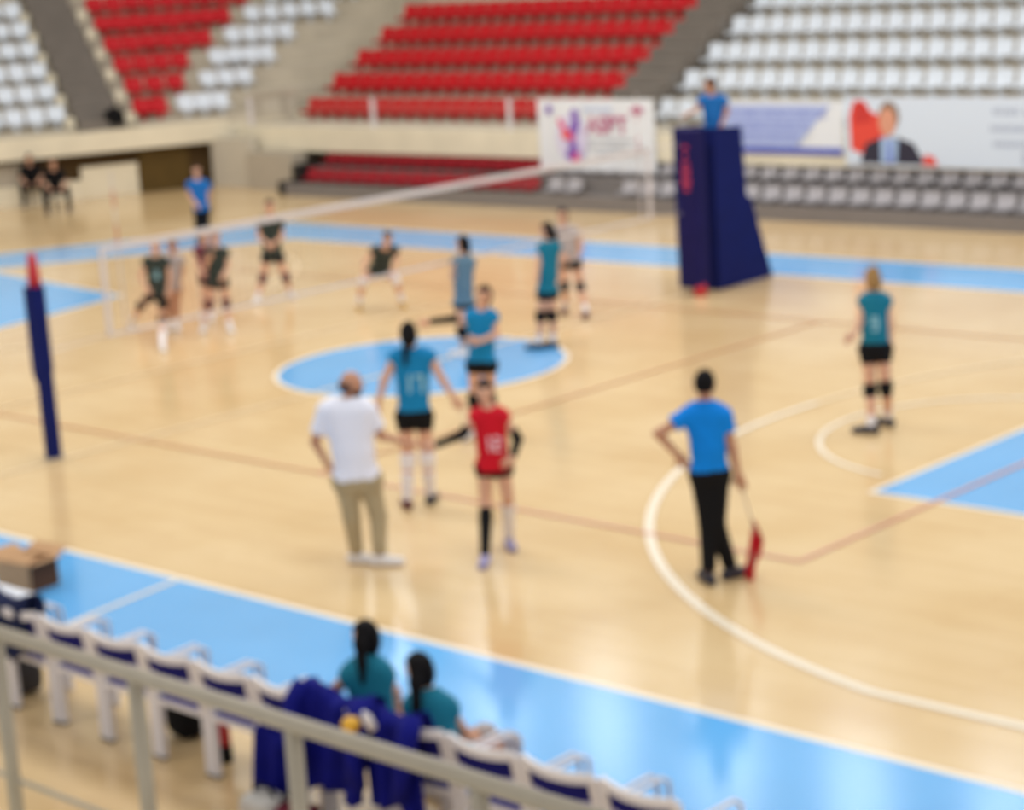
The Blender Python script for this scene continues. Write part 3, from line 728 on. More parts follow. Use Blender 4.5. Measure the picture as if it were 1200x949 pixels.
def person(label, feet, J, face, h=1.7, shirt=M_teal, shorts=M_black, short_f=.28, sleeve=.12, hem=None, skin=M_skin, hair=M_hair, hairstyle='short', tail=None,
           shoe=M_shoew, sock=M_sock, sock_f=(.7, 1.0), pads=None, armsleeve=None, base=None, grid=.014, group='people on the court', trousers=False, seated=False, facepitch=0.0, beard=False, stout=0.9, number=None):
    """feet: {l:(u,v), r:(u,v)} floor pixels; J: joints as (u, v, depth offset) or ('w', x, y, z)."""
    s = h/1.72
    F2 = {}
    for k, f in feet.items(): F2[k] = np.array(f[1:4]) if f[0] == 'w' else ground(*f[:2])
    b = base if base is not None else (F2['l']+F2['r'])/2
    b = np.array(b, float)
    n = unit([b[0]-CO[0], b[1]-CO[1], 0]); rgt = np.array([n[1], -n[0], 0])
    def jt(p):
        if p[0] == 'w': return np.array(p[1:4], float)
        d = ray(p[0], p[1]); off = p[2] if len(p) > 2 else 0
        t = ((b-CO)@n+off)/(d@n); return CO+d*t
    j = {k: jt(p) for k, p in J.items()}
    fa = math.radians(face); fd = n*math.cos(fa)+rgt*math.sin(fa)
    ankle = {k: F2[k]+np.array([0, 0, .085*s]) for k in F2}
    toe = {}
    for k in F2:
        ta = feet[k][-1] if (feet[k][0] != 'w' and len(feet[k]) > 2) else face
        ta = math.radians(ta); td = n*math.cos(ta)+rgt*math.sin(ta); toe[k] = F2[k]+td*.17*s+np.array([0, 0, .04])
    root = tag(empty('person', (b[0], b[1], b[2] if base is not None else 0)), label, 'person', None)
    N, Hd, Pv = j['N'], j['H'], j['P']
    pts = list(j.values())+list(ankle.values())+list(toe.values())
    lo = np.min(pts, 0)-.2*s; hi = np.max(pts, 0)+.2*s; lo[2] = max(lo[2], (F2['l'][2]-.02)); hi[2] += .06
    down = unit(Pv-N); ax_t = -down
    sh_ax = unit(j['Sr']-j['Sl'])
    chest_fwd = unit(np.cross(sh_ax, down)); 
    if chest_fwd@fd < 0: chest_fwd = -chest_fwd
    T = stout
    hz = {}
    def torso(f, inf=0.0, k=.05, cuts=(), hips=True):
        mid = lambda a, b_, t: a+(b_-a)*t
        for q in 'lr':
            si = mid(j['S'+q], N, .35)-ax_t*.03*s; hi_ = mid(j['Hi'+q], Pv, .35)
            wa = mid(si, hi_, .62); wa = mid(wa, mid(N, Pv, .62), .25)
            f.cone(si, wa, .082*s*T+inf, .080*s*T+inf, k, cuts); f.cone(wa, hi_, .080*s*T+inf, .098*s*T+inf, k, cuts)
            f.cone(mid(j['S'+q], N, .9)-ax_t*.0*s, j['S'+q]-ax_t*.012*s, .048*s+inf, .056*s+inf, .04, cuts)
        f.cone(mid(N, Pv, .15), mid(N, Pv, .95), .085*s*T+inf, .095*s*T+inf, k, cuts)
    f = Field(lo, hi, grid)
    torso(f)
    # neck and head
    Hdown = unit(N-Hd); hup = -Hdown
    fdh = unit(fd-np.array([0, 0, math.tan(facepitch)])); 
    hz_ = unit(hup*.6+np.array([0, 0, 1])); fdh = unit(fdh-hz_*(fdh@hz_)); hr = np.cross(fdh, hz_)
    f.cone(N-ax_t*.02, Hd-hz_*.05*s, .052*s, .048*s, .02)
    f.ellipsoid(Hd+hz_*.02*s, (hr, fdh, hz_), (.072*s, .092*s, .098*s), .02)
    f.ellipsoid(Hd+fdh*.028*s-hz_*.045*s, (hr, fdh, hz_), (.052*s, .058*s, .066*s), .02)
    f.cone(Hd+fdh*.088*s+hz_*.015*s, Hd+fdh*.108*s-hz_*.02*s, .009*s, .014*s, .012)
    for q in (-1, 1): f.ellipsoid(Hd+hr*q*.074*s-fdh*.005*s, (hr, fdh, hz_), (.014*s, .022*s, .034*s), .008)
    # arms
    ex = MB()
    for q in 'lr':
        S, E_, W_ = j['S'+q], j['E'+q], j['W'+q]
        f.cone(S-ax_t*.01, E_, .050*s*T**.5, .038*s, .03); f.cone(E_, W_, .038*s, .026*s, .02)
        hd_ = unit((j['Hn'+q] if 'Hn'+q in j else W_+(W_-E_))-W_)
        pc = W_+hd_*.05*s
        side_ = unit(np.cross(hd_, fd if abs(hd_@fd) < .9 else ax_t)); pn = np.cross(side_, hd_)
        f.ellipsoid(pc, (hd_, side_, pn), (.055*s, .042*s, .022*s), .02)
        f.cone(W_, pc, .025*s, .024*s, .015)
        for g, (oo, ln) in enumerate(((-.032, .062), (-.011, .075), (.011, .07), (.032, .055))):
            a0 = W_+hd_*.07*s+side_*oo*s; a1 = a0+(hd_*.9+side_*oo*2)*ln*.55*s; a2 = a1+(hd_*.8-pn*.5)*ln*.5*s
            ex.tube([a0, a1, a2], [.0095*s, .0085*s, .006*s], 6)
        a0 = W_+hd_*.02*s-side_*.03*s; a1 = a0+(hd_*.6-side_*.8)*.035*s; a2 = a1+(hd_*.9-side_*.3-pn*.3)*.035*s
        ex.tube([a0, a1, a2], [.012*s, .011*s, .008*s], 6)
    # legs
    leg_r = (.083*s*T**.5, .056*s, .036*s)
    for q in 'lr':
        Hp, K, A = j['Hi'+q], j['K'+q], ankle[q]
        f.cone(Hp, K, leg_r[0], leg_r[1], .03); calf = K+(A-K)*.35-fd*.012
        f.cone(K, calf, leg_r[1]*.96, .055*s, .02); f.cone(calf, A, .055*s, leg_r[2], .02)
        f.cone(A-np.array([0, 0, .03*s]), toe[q], .036*s, .03*s, .02)
    f.cone(j['Hil'], j['Hir'], .095*s*T, .095*s*T, .04)
    up_eye = Hd+hz_*.012*s
    def mf(c):
        d = c-Hd; y_, z_, x_ = d@fdh, d@hz_, d@hr
        if y_ > .05*s:
            if abs(z_-.016*s) < .011*s and .018*s < abs(x_) < .042*s: return 1
            if abs(z_+.052*s) < .009*s and abs(x_) < .024*s: return 2
        return 0
    f.mesh('body', [skin, M_eye, M_lip], root, ex, mf if grid < .02 else None)
    # shirt
    hemp = Pv-ax_t*(.06*s if hem is None else hem*s)
    g = Field(lo, hi, grid)
    torso(g, .014, .05)
    g.cone(j['Hil'], j['Hir'], .095*s*T+.014, .095*s*T+.014, .04)
    for q in 'lr':
        Hp, K = j['Hi'+q], j['K'+q]; d_ = unit(K-Hp)
        g.cone(Hp, Hp+(K-Hp)*.25, leg_r[0]+.012, leg_r[0]+.008, .03)
    g.cut(hemp, down); g.subtract_ball(N+ax_t*.055*s+chest_fwd*.02*s, .075*s)
    for q in 'lr':
        S, E_ = j['S'+q], j['E'+q]; d_ = unit(E_-S); L_ = np.linalg.norm(E_-S)
        end = S+d_*L_*sleeve
        g.cone(S-ax_t*.005, S+d_*(L_*sleeve+.05), .062*s*T**.5+(.008 if sleeve > .3 else 0), .058*s+(.014 if sleeve > .3 else 0), .03, cuts=((end, d_),))
    shirt_o = g.mesh('jersey' if sleeve < .3 else 'shirt', shirt, root)
    # shorts or trousers
    g = Field(lo, hi, grid)
    waist = Pv+ax_t*.05*s
    g.cone(j['Hil'], j['Hir'], .095*s*T+.012, .095*s*T+.012, .04, cuts=((waist, ax_t),))
    g.cone(Pv+ax_t*.06*s, Pv, .09*s*T+.012, .1*s*T+.012, .04, cuts=((waist, ax_t),))
    for q in 'lr':
        Hp, K, A = j['Hi'+q], j['K'+q], ankle[q]; d_ = unit(K-Hp)
        g.cone(Pv+(Hp-Pv)*.65, Hp, .1*s*T+.011, .098*s*T, .04, cuts=((waist, ax_t),))
        if not trousers:
            end = Hp+(K-Hp)*short_f
            g.cone(Hp, Hp+(K-Hp)*(short_f+.15), leg_r[0]+.013, leg_r[0]+.004, .03, cuts=((end, d_), (waist, ax_t)))
        else:
            g.cone(Hp, K, leg_r[0]+.014, leg_r[1]+.022, .03, cuts=((waist, ax_t),))
            d2 = unit(A-K); end = A-d2*.02
            g.cone(K, A+d2*.04, leg_r[1]+.022, .058*s, .02, cuts=((end, d2),))
    g.mesh('trousers' if trousers else 'shorts', shorts, root)
    # socks, knee pads, shoes
    for q in 'lr':
        K, A = j['K'+q], ankle[q]; d2 = unit(A-K)
        if not trousers and sock is not None:
            sk = sock[q] if isinstance(sock, dict) else sock
            g = Field(np.minimum(K, A)-.14, np.maximum(K, A)+.14, grid); calf = K+(A-K)*.35-fd*.012
            sf = sock_f[0]; st0 = K+(A-K)*sf
            if sf < .35: g.cone(K, calf, leg_r[1]+.004, .055*s+.008, .01, cuts=((st0, -d2),))
            g.cone(calf, A, .055*s+.008, leg_r[2]+.009, .01, cuts=((st0, -d2),))
            g.mesh('sock', sk, root)
        pm = pads.get(q) if isinstance(pads, dict) else pads
        if pm is not None:
            g = Field(K-.2, K+.2, grid); d1 = unit(K-j['Hi'+q])
            g.cone(K-d1*.10*s, K, leg_r[1]+.018, leg_r[1]+.016, .02, cuts=((K-d1*.08*s, -d1),))
            g.cone(K, K+d2*.12*s, leg_r[1]+.016, leg_r[1]+.008, .02, cuts=((K+d2*.09*s, d2),))
            g.ellipsoid(K+fd*.03, (np.array([1., 0, 0]), np.array([0, 1., 0]), np.array([0, 0, 1.])), (.055*s, .055*s, .07*s), .02)
            g.mesh('knee_pad', pm, root)
        g = Field(np.minimum(A, toe[q])-.13, np.maximum(A, toe[q])+.13, min(grid, .013))
        F0 = F2[q]; td = unit((toe[q]-F0)*np.array([1, 1, 0]))
        heel = F0-td*.05*s+np.array([0, 0, .045*s]); tip = F0+td*.17*s+np.array([0, 0, .03*s])
        fl_ = ((np.array([0, 0, F0[2]+.004]), np.array([0, 0, -1.])),)
        g.cone(heel, tip, .047*s, .044*s, .02, cuts=fl_); g.cone(A+np.array([0, 0, -.01]), F0+td*.06*s+np.array([0, 0, .045*s]), .046*s, .045*s, .02, cuts=fl_)
        g.cut(A+np.array([0, 0, .025*s]), np.array([0, 0, 1.]))
        g.mesh('shoe', shoe[q] if isinstance(shoe, dict) else shoe, root)
        if armsleeve and q in armsleeve:
            E_, W_, S = j['E'+q], j['W'+q], j['S'+q]
            g = Field(np.min([S, E_, W_], 0)-.1, np.max([S, E_, W_], 0)+.1, min(grid, .012)); d1 = unit(E_-S); d3 = unit(W_-E_)
            g.cone(S+(E_-S)*.5, E_, .052*s, .046*s, .01, cuts=((S+(E_-S)*.6, -d1),)); g.cone(E_, W_+d3*.02, .046*s, .034*s, .01, cuts=((W_, d3),))
            g.mesh('arm_sleeve', armsleeve[q], root)
    # hair
    if hair is not None:
        g = Field(Hd-.22*s-np.array([0, 0, .1]), Hd+.2*s, min(grid, .013))
        c0 = Hd+hz_*.022*s-fdh*.008*s
        g.ellipsoid(c0, (hr, fdh, hz_), (.083*s, .102*s, .108*s), .01)
        if hairstyle != 'short': g.ellipsoid(c0-hz_*.04*s-fdh*.02*s, (hr, fdh, hz_), (.08*s, .085*s, .1*s), .02)
        g.cut(Hd-hz_*(.05 if hairstyle == 'short' else .10)*s, -hz_)
        g.D = np.maximum(g.D, _half(g, Hd, hr, fdh, hz_, s))
        if hairstyle == 'bun': g.ellipsoid(Hd+hz_*.115*s-fdh*.04*s, (hr, fdh, hz_), (.048*s, .048*s, .042*s), .015)
        g.mesh('hair', hair, root)
        if tail:
            tp = [jt(p) for p in tail]
            g = Field(np.min(tp, 0)-.12, np.max(tp, 0)+.12, min(grid, .012)); rr = np.interp(np.linspace(0, 1, len(tp)), [0, .35, 1], [.038, .042, .018])*s
            for a in range(len(tp)-1): g.cone(tp[a], tp[a+1], rr[a], rr[a+1], .02)
            g.mesh('ponytail', hair, root)
    if beard:
        g = Field(Hd-.2, Hd+.2, .012)
        g.ellipsoid(Hd+fdh*.03*s-hz_*.055*s, (hr, fdh, hz_), (.060*s, .066*s, .066*s), .01); g.cut(Hd-hz_*.03*s, hz_); g.mesh('beard', M_beard, root)
        g = Field(Hd-.2, Hd+.2, .012)
        g.ellipsoid(Hd+hz_*.0*s-fdh*.01, (hr, fdh, hz_), (.082*s, .1*s, .09*s), .01); g.cut(Hd+hz_*.02*s, hz_); g.cut(Hd-hz_*.05*s, -hz_); g.cut(Hd+fdh*.0, fdh)
        g.mesh('hair_fringe', M_beard, root)
    if number:
        txt, sgn, hh, m, cv = number
        print_number(root, shirt_o, N+(Pv-N)*cv, sh_ax if sgn < 0 else -sh_ax, ax_t, chest_fwd*sgn, txt, hh*s, m)
    return root
def _half(g, Hd, hr, fdh, hz_, s):
    X = np.meshgrid(*g.ax, indexing='ij')
    y = sum((X[i]-Hd[i])*fdh[i] for i in range(3)); z = sum((X[i]-Hd[i])*hz_[i] for i in range(3))
    return np.minimum(y-.015*s, .06*s-z)       # inside the face region when positive
SEG = {'0': 'abcdef', '1': 'bc', '2': 'abged', '3': 'abgcd', '4': 'fgbc', '5': 'afgcd', '6': 'afgedc', '7': 'abc', '8': 'abcdefg', '9': 'abcfgd'}
def print_number(root, sh, c, right, up, nrm, txt, h, m):
    bm_v = [Vector(v.co) + Vector(root.location) for v in sh.data.vertices]
    bvh = BVHTree.FromPolygons(bm_v, [tuple(p.vertices) for p in sh.data.polygons])
    if np.cross(right, up)@nrm < 0: right = -right
    wd = h*.5; gap = h*.18; tot = len(txt)*wd+(len(txt)-1)*gap; t = h*.16
    for k, ch in enumerate(txt):
        x0 = -tot/2+k*(wd+gap); mb = MB()
        seg = {'a': ((0, h-t), (wd, h)), 'g': ((0, h/2-t/2), (wd, h/2+t/2)), 'd': ((0, 0), (wd, t)), 'f': ((0, h/2), (t, h)), 'b': ((wd-t, h/2), (wd, h)), 'e': ((0, 0), (t, h/2)), 'c': ((wd-t, 0), (wd, h/2))}
        for sg in SEG[ch]:
            (ax_, az), (bx, bz) = seg[sg]; nx = 4; nz = 4; vs = []; fs = []
            for i in range(nx+1):
                for q in range(nz+1):
                    p = c+right*(x0+ax_+(bx-ax_)*i/nx)+up*(az+(bz-az)*q/nz-h/2)
                    hit = bvh.ray_cast(Vector(p+nrm*.6), Vector(-nrm))[0]
                    hp = np.array(hit) if hit is not None else p+nrm*.1
                    vs.append(hp+nrm*.004-np.array(root.location))
            for i in range(nx):
                for q in range(nz): a = i*(nz+1)+q; fs.append((a, a+nz+1, a+nz+2, a+1))
            mb.add(vs, fs)
        mb.build('jersey_number', m, root)

FAR = .019
# coach in white
person('bald bearded man in a white polo shirt and khaki trousers shaking hands', {'l': (419, 660, 110), 'r': (446, 663, 100)},
       dict(H=(411, 451), N=(407, 470), P=(417, 556), Sl=(382, 480), Sr=(431, 480), El=(369, 518, .02), Wl=(382, 541, .02), Hnl=(390, 552), Er=(447, 511, .03), Wr=(480, 519, .0), Hnr=(493, 522, 0),
            Hil=(406, 562), Hir=(431, 562), Kl=(412, 606), Kr=(443, 603)), 75, 1.74, M_wshirt, M_khaki, trousers=True, sleeve=.72, hem=.03, skin=M_skin2, hair=None, beard=True, grid=.013, stout=1.25, shoe=M_shoew)
# red libero
person('player in red jersey with black arm sleeves, shaking hands with the man in white', {'l': (569, 661, 190), 'r': (597, 641, 170)},
       dict(H=(568, 460), N=(572, 478), P=(579, 543), Sl=(558, 487), Sr=(589, 487), El=(542, 509, -.02), Wl=(510, 522, 0), Hnl=(497, 524, 0), Er=(607, 514, .02), Wr=(601, 536, -.1), Hnr=(590, 545, -.12),
            Hil=(569, 547), Hir=(589, 547), Kl=(569, 585, -.03), Kr=(595, 582, -.02)), -165, 1.6, M_jred, M_black, short_f=.28, hair=M_brownhair, hairstyle='long', tail=[(570, 448, .12), (573, 462, .16), (574, 476, .14)],
       sock={'l': M_black, 'r': M_sock}, sock_f=(.15, 1), shoe=M_shoev, armsleeve={'l': M_black, 'r': M_black}, grid=.013, number=('12', 1, .14, M_numw, .6))
# teal player, back turned
person('dark-haired player in teal jersey number 17 with her back turned, behind the handshake', {'l': (478, 596, -10), 'r': (505, 590, 15)},
       dict(H=(479, 392), N=(482, 410), P=(485, 484), Sl=(463, 417), Sr=(503, 416), El=(450, 447), Wl=(443, 474), Hnl=(441, 486), Er=(519, 446), Wr=(533, 467), Hnr=(539, 475),
            Hil=(475, 488), Hir=(496, 488), Kl=(478, 540), Kr=(501, 538)), 10, 1.72, M_teal, M_black, short_f=.3, hairstyle='long', tail=[(478, 380, -.1), (477, 395, -.13), (476, 410, -.13), (475, 427, -.12)], hem=-.03,
       sock={'l': M_sock, 'r': M_sock}, sock_f=(.3, 1), shoe={'l': M_shoem, 'r': M_shoed}, pads=M_sock, grid=.013, number=('17', -1, .17, M_num, .5))
# teal player with outstretched arm
person('player in teal jersey stretching her black-sleeved arm out to the left', {'l': (552, 514, -150), 'r': (576, 519, -150)},
       dict(H=(567, 347), N=(564, 363), P=(564, 423), Sl=(550, 371), Sr=(578, 371), El=(529, 374), Wl=(503, 377), Hnl=(490, 379), Er=(582, 392, -.05), Wr=(561, 400, -.2), Hnr=(551, 397, -.2),
            Hil=(556, 427), Hir=(573, 427), Kl=(556, 468), Kr=(574, 469)), -150, 1.66, M_teal, M_black, short_f=.22, hair=M_brownhair, hairstyle='long', armsleeve={'l': M_black}, pads=M_black, hem=.0, grid=.015)
person('black-haired player in a grey and teal jersey behind the player with the outstretched arm', {'l': (543, 417, -70), 'r': (552, 420, -60)},
       dict(H=(542, 286), N=(542, 301), P=(543, 352), Sl=(534, 307), Sr=(552, 307), El=(531, 325, -.03), Wl=(531, 314, -.22), Er=(552, 326, .03), Wr=(549, 344, 0),
            Hil=(539, 356), Hir=(549, 356), Kl=(541, 388), Kr=(549, 389)), -60, 1.6, mat('jersey_grey_teal', (96, 126, 146), .7), M_black, short_f=.1, hairstyle='long', pads=M_black, grid=FAR, tail=[(546, 280, .08), (548, 292, .1), (549, 304, .08)])
person('player in deep teal jersey standing on the centre circle with black knee pads', {'l': (632, 409, -80), 'r': (648, 407, -80)},
       dict(H=(641, 271), N=(643, 284), P=(642, 338), Sl=(635, 290), Sr=(652, 289), El=(631, 308, -.04), Wl=(630, 322, -.12), Er=(655, 309, .04), Wr=(654, 328, 0),
            Hil=(637, 342), Hir=(647, 341), Kl=(634, 370), Kr=(647, 369)), -75, 1.62, M_teal2, M_black, short_f=.35, hairstyle='long', pads=M_black, shoe=M_shoed, grid=FAR, tail=[(645, 264, .1), (650, 276, .12), (652, 290, .1), (652, 305, .08)])
person('player in a pale grey shirt and black shorts walking behind the deep teal player', {'l': (662, 367, -170), 'r': (687, 372, -170)},
       dict(H=(659, 253), N=(660, 265), P=(667, 303), Sl=(651, 272), Sr=(674, 272), El=(652, 290), Wl=(660, 300, -.1), Er=(681, 290), Wr=(675, 302, -.05),
            Hil=(661, 306), Hir=(674, 306), Kl=(662, 335), Kr=(680, 336)), -165, 1.56, M_gshirt, M_black, short_f=.3, hair=M_brownhair, hairstyle='long', pads=M_blackp, shoe=M_shoem, sleeve=.35, grid=FAR)
person('dark-kitted player crouching with hands above white knee pads', {'l': (421, 363, 180), 'r': (472, 360, 170)},
       dict(H=(454, 279, -.28), N=(451, 291, -.12), P=(444, 315, .18), Sl=(438, 293, -.1), Sr=(464, 293, -.1), El=(427, 307, -.12), Wl=(427, 321, -.25), Er=(466, 306, -.12), Wr=(459, 319, -.25),
            Hil=(437, 318, .15), Hir=(452, 318, .15), Kl=(425, 330, -.1), Kr=(464, 328, -.1)), 180, 1.5, M_jblk, M_black, short_f=.4, hair=M_brownhair, hairstyle='long', pads=M_sock, shoe=M_shoey, sock_f=(.6, 1), grid=FAR, facepitch=.2)
person('player in a dark green jersey facing the camera with legs apart, hands together', {'l': (302, 356, -160), 'r': (341, 350, 160)},
       dict(H=(316, 242), N=(316, 254), P=(319, 297), Sl=(305, 261), Sr=(328, 261), El=(303, 277), Wl=(314, 286, -.15), Er=(331, 277), Wr=(320, 286, -.15),
            Hil=(313, 300), Hir=(326, 300), Kl=(308, 326), Kr=(335, 325)), 180, 1.6, M_jblk, M_black, short_f=.3, hair=M_brownhair, pads=M_shoem, shoe=M_shoew, grid=FAR, sleeve=.35)
person('player in a dark jersey right of the maroon shirt, knees dark padded', {'l': (239, 389, -170), 'r': (270, 389, 170)},
       dict(H=(252, 278), N=(253, 290), P=(255, 328), Sl=(243, 296), Sr=(264, 296), El=(241, 312), Wl=(246, 302, -.2), Er=(267, 311), Wr=(262, 322, -.1),
            Hil=(249, 331), Hir=(261, 331), Kl=(245, 356), Kr=(265, 355)), 180, 1.5, M_jblk, M_black, short_f=.25, hair=M_brownhair, pads=M_shoem, shoe=M_shoew, grid=FAR, sleeve=.3)
person('player in a maroon shirt half hidden behind a dark-kitted player', {'l': (238, 375, 180), 'r': (248, 376, 180)},
       dict(H=(239, 277), N=(240, 288), P=(243, 324), Sl=(231, 293), Sr=(250, 293), El=(231, 308), Wl=(236, 318, -.1), Er=(251, 308), Wr=(248, 318, -.1),
            Hil=(239, 326), Hir=(248, 326), Kl=(240, 350), Kr=(248, 350)), 180, 1.45, M_maroon, M_black, short_f=.3, hair=M_brownhair, shoe=M_shoew, grid=FAR, sleeve=.3)
person('player in a dark green jersey with pale collar striding, nearest on the left', {'l': (155, 385, 170), 'r': (191, 411, 175)},
       dict(H=(182, 289), N=(182, 301), P=(185, 341), Sl=(171, 307), Sr=(195, 307), El=(165, 324), Wl=(172, 338, -.1), Er=(199, 324), Wr=(197, 340, -.1),
            Hil=(179, 345), Hir=(191, 345), Kl=(165, 358, .1), Kr=(190, 375)), -170, 1.5, M_jblk, M_black, short_f=.55, hair=M_brownhair, pads=M_black, shoe=M_shoew, sock_f=(.5, 1), grid=FAR, sleeve=.2, number=('8', 1, .13, M_num, .5))
person('dark-haired player standing behind the striding dark green player', {'l': (197, 387, 170), 'r': (208, 387, 175)},
       dict(H=(202, 288), N=(202, 299), P=(202, 336), Sl=(193, 304), Sr=(212, 304), El=(192, 319), Wl=(196, 330, -.1), Er=(213, 319), Wr=(210, 332, -.05),
            Hil=(198, 338), Hir=(207, 338), Kl=(198, 362), Kr=(207, 362)), 180, 1.5, M_gshirt, M_skin2, short_f=.3, hair=M_hair, shoe=M_shoew, skin=M_skin2, grid=FAR, sleeve=.3)
# officials
person('official in a blue polo shirt and black trousers standing far left behind the net', {'l': (233, 284, 180), 'r': (242, 284, 180)},
       dict(H=(230, 200), N=(231, 211), P=(236, 244), Sl=(222, 216), Sr=(243, 216), El=(222, 229), Wl=(229, 239, -.1), Er=(245, 229), Wr=(243, 241, 0),
            Hil=(232, 246), Hir=(241, 246), Kl=(233, 265), Kr=(241, 265)), 170, 1.58, M_royald, M_black, trousers=True, hair=M_brownhair, hairstyle='long', shoe=M_shoed, grid=FAR, sleeve=.5)
person('line judge in azure polo and black trousers, hand on hip, holding a red flag', {'l': (831, 684, -20), 'r': (857, 678, 50)},
       dict(H=(826, 451), N=(826, 472), P=(832, 550), Sl=(806, 486), Sr=(848, 486), El=(771, 508, -.05), Wl=(795, 534, -.02), Hnl=(805, 545, 0), Er=(858, 525, 0), Wr=(865, 556, 0), Hnr=(869, 567, 0),
            Hil=(822, 556), Hir=(842, 556), Kl=(830, 614), Kr=(839, 614)), 12, 1.78, M_royal, M_black, trousers=True, sleeve=.5, skin=M_skin2, shoe=M_shoed, grid=.013, hem=.0)
person('blonde player in a teal jersey and black shorts standing alone at the right', {'l': (1021, 508, -75), 'r': (1041, 499, -40)},
       dict(H=(1022, 328), N=(1024, 344), P=(1026, 404), Sl=(1013, 352), Sr=(1038, 352), El=(1008, 378, -.03), Wl=(1000, 394, -.15), Hnl=(990, 400, -.2), Er=(1043, 378, 0), Wr=(1043, 400, .0),
            Hil=(1017, 409), Hir=(1035, 408), Kl=(1020, 457), Kr=(1038, 454)), -35, 1.7, M_teal2, M_black, short_f=.34, hair=M_blond, hairstyle='bun', pads=M_black, shoe=M_shoed, sock_f=(.75, 1), grid=.014, hem=-.03, number=('9', -1, .15, M_num, .55))
rb = np.array([-.12, 6.28, 1.40])
person('first referee in a blue polo shirt standing up on the padded referee stand', {'l': ('w', -.22, 6.28, 1.4), 'r': ('w', -.02, 6.28, 1.4)},
       dict(H=(832, 100), N=(834, 112), P=(836, 150), Sl=(823, 117), Sr=(848, 117), El=(817, 128, -.05), Wl=(806, 134, -.1), Er=(852, 130, 0), Wr=(846, 145, -.1),
            Hil=(831, 153), Hir=(843, 153), Kl=('w', -.22, 6.25, 1.8), Kr=('w', -.02, 6.25, 1.8)), -110, 1.62, M_royald, M_black, trousers=True, hair=M_brownhair, shoe=M_shoed, sleeve=.5, base=rb, grid=.017, skin=M_skin2)
# flag of the line judge
b_ = ground(846, 681); n_ = unit([b_[0]-CO[0], b_[1]-CO[1], 0])
def onb(u, v, off=0): d = ray(u, v); return CO+d*(((b_-CO)@n_+off)/(d@n_))
a_, c_ = onb(866, 560), onb(884, 622)
fr = tag(empty('line_flag', a_), 'red signal flag on a stick held low by the line judge', 'flag')
d_ = unit(c_-a_)
MB().tube([(0, 0, 0), tuple((c_-a_)*1.0), tuple((onb(881, 668)-a_))], [.009, .009, .007], 8).build('stick', mat('pale_stick', (206, 190, 170), .5), fr)
nx, ny = 12, 14; vs = []; fs = []
pl = [(883, 608, 886, 613), (880, 625, 895, 632), (877, 645, 892, 648), (873, 664, 886, 662), (873, 679, 884, 680)]
for s_ in (0, 1):
    for jx in range(ny+1):
        t = jx/ny*4; k0 = min(int(t), 3); fr_ = t-k0; q = [pl[k0][i]*(1-fr_)+pl[k0+1][i]*fr_ for i in range(4)]
        A_, B_ = onb(q[0], q[1]), onb(q[2], q[3])
        for i in range(nx+1):
            u = i/nx; vs.append(tuple(A_+(B_-A_)*u+n_*(.03*math.sin(u*9+jx*.4)+s_*.005)-a_))
N_ = (nx+1)*(ny+1)
for jx in range(ny):
    for i in range(nx): a = jx*(nx+1)+i; fs += [(a, a+1, a+nx+2, a+nx+1), (N_+a, N_+a+nx+1, N_+a+nx+2, N_+a+1)]
MB().add(vs, fs).build('flag_cloth', mat('flag_red', (200, 34, 48), .7), fr, True)

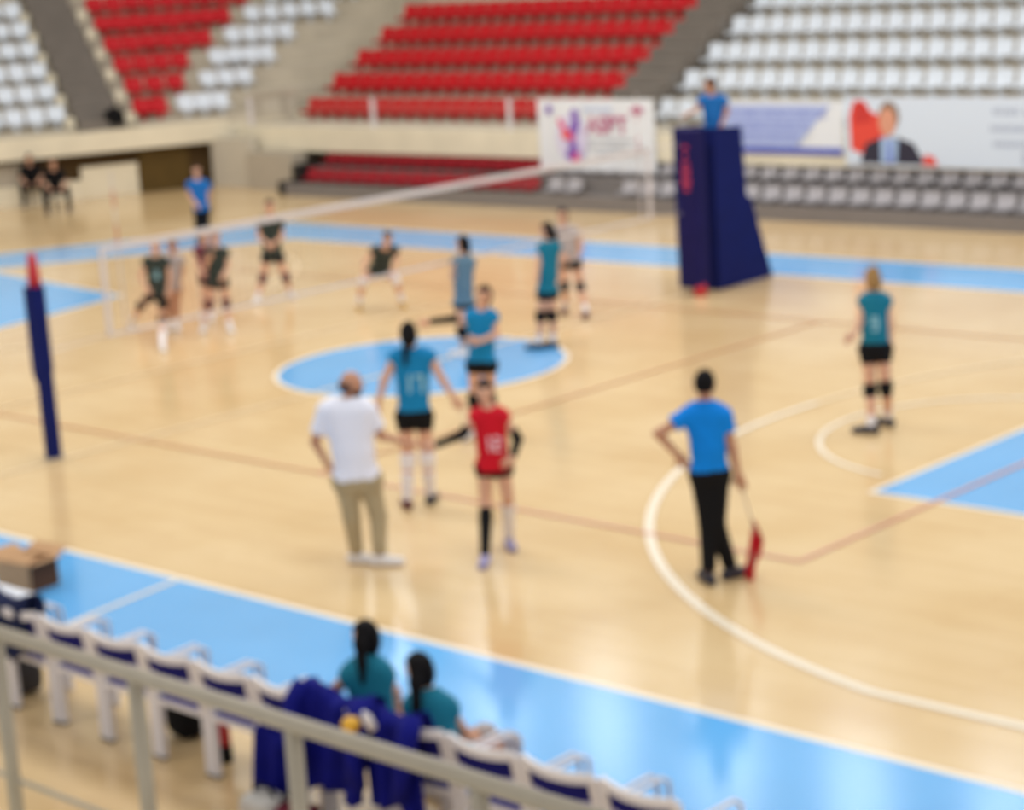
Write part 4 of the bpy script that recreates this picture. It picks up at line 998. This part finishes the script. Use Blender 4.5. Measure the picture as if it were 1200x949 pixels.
# seated girls
def seated(label, cx, dx, **kw):
    base = np.array([cx, CY+.2, 0])
    J = kw.pop('J')
    J.update(P=('w', cx, CY+.10, .53), Hil=('w', cx-.09, CY+.14, .53), Hir=('w', cx+.09, CY+.14, .53), Kl=('w', cx-.1+dx, CY+.54, .52), Kr=('w', cx+.12+dx, CY+.52, .52))
    return person(label, {'l': ('w', cx-.12+dx, CY+.55, 0), 'r': ('w', cx+.14+dx, CY+.53, 0)}, J, -40, base=base, grid=.013, **kw)
qx = CX0+CP*5; rx = CX0+CP*6
seated('girl in a teal jersey with a black ponytail, left of the two seated', qx, 0, h=1.62,
       J=dict(H=(428, 748, .02), N=(430, 771, -.02), Sl=(410, 790, -.02), Sr=(450, 790, -.02), El=(388, 812, .1), Wl=(372, 806, .3), Er=(463, 812, .12), Wr=(468, 830, .3)),
       shirt=M_teal2, shorts=M_black, hairstyle='long', tail=[(424, 735, -.1), (422, 755, -.14), (424, 778, -.14), (425, 800, -.12)], shoe=M_shoew, pads=M_sock)
seated('girl in a teal jersey with a long black ponytail, right of the two seated', rx-.02, .06, h=1.62,
       J=dict(H=(491, 786, .02), N=(499, 811, -.02), Sl=(484, 827, -.02), Sr=(525, 829, -.02), El=(482, 862, .1), Wl=(510, 872, .3), Er=(540, 854, .1), Wr=(560, 866, .32)),
       shirt=M_teal2, shorts=M_black, hairstyle='long', tail=[(487, 775, -.1), (487, 800, -.14), (488, 825, -.14), (488, 850, -.12)], shoe=M_shoew, pads=M_gshirt)
# spectators far left
for (u, v, lab, sh_) in ((68, 247, 'person in dark clothes sitting on a chair by the far left wall', M_black), (40, 240, 'person in black slouching at the far left edge of the hall', M_black)):
    g0 = ground(u, v); x, y = g0[0], g0[1]
    ch = tag(empty('stool', (x, y, 0)), 'dark stool under the ' + ('right' if u > 50 else 'left') + ' person by the far left wall', 'stool')
    MB().box((-.2, -.2, .38), (.2, .2, .42), bev=.04).build('seat', M_blackp, ch)
    for a in (-.16, .16):
        for b in (-.16, .16): MB().tube([(a, b, 0), (a, b, .38)], .018, 6).build('leg', M_blackp, ch)
    n = unit([x-CO[0], y-CO[1], 0]); r_ = np.array([n[1], -n[0], 0]); W = lambda a, b, z: ('w', *(np.array([x, y, 0])+r_*a-n*b+np.array([0, 0, z])))
    person(lab, {'l': W(-.22, .5, 0), 'r': W(.26, .48, 0)}, dict(P=W(0, 0, .50), N=W(0, .12, .92), H=W(.0, .2, 1.08), Sl=W(-.15, .1, .88), Sr=W(.15, .1, .88), El=W(-.24, .2, .66), Wl=W(-.16, .38, .55), Er=W(.24, .2, .66), Wr=W(.16, .38, .55),
           Hil=W(-.09, .03, .5), Hir=W(.09, .03, .5), Kl=W(-.2, .42, .5), Kr=W(.24, .4, .5)), 180, 1.5, sh_, M_black, trousers=True, hair=M_brownhair, shoe=M_shoed, sleeve=.9, base=np.array([x, y, 0]), grid=.02)
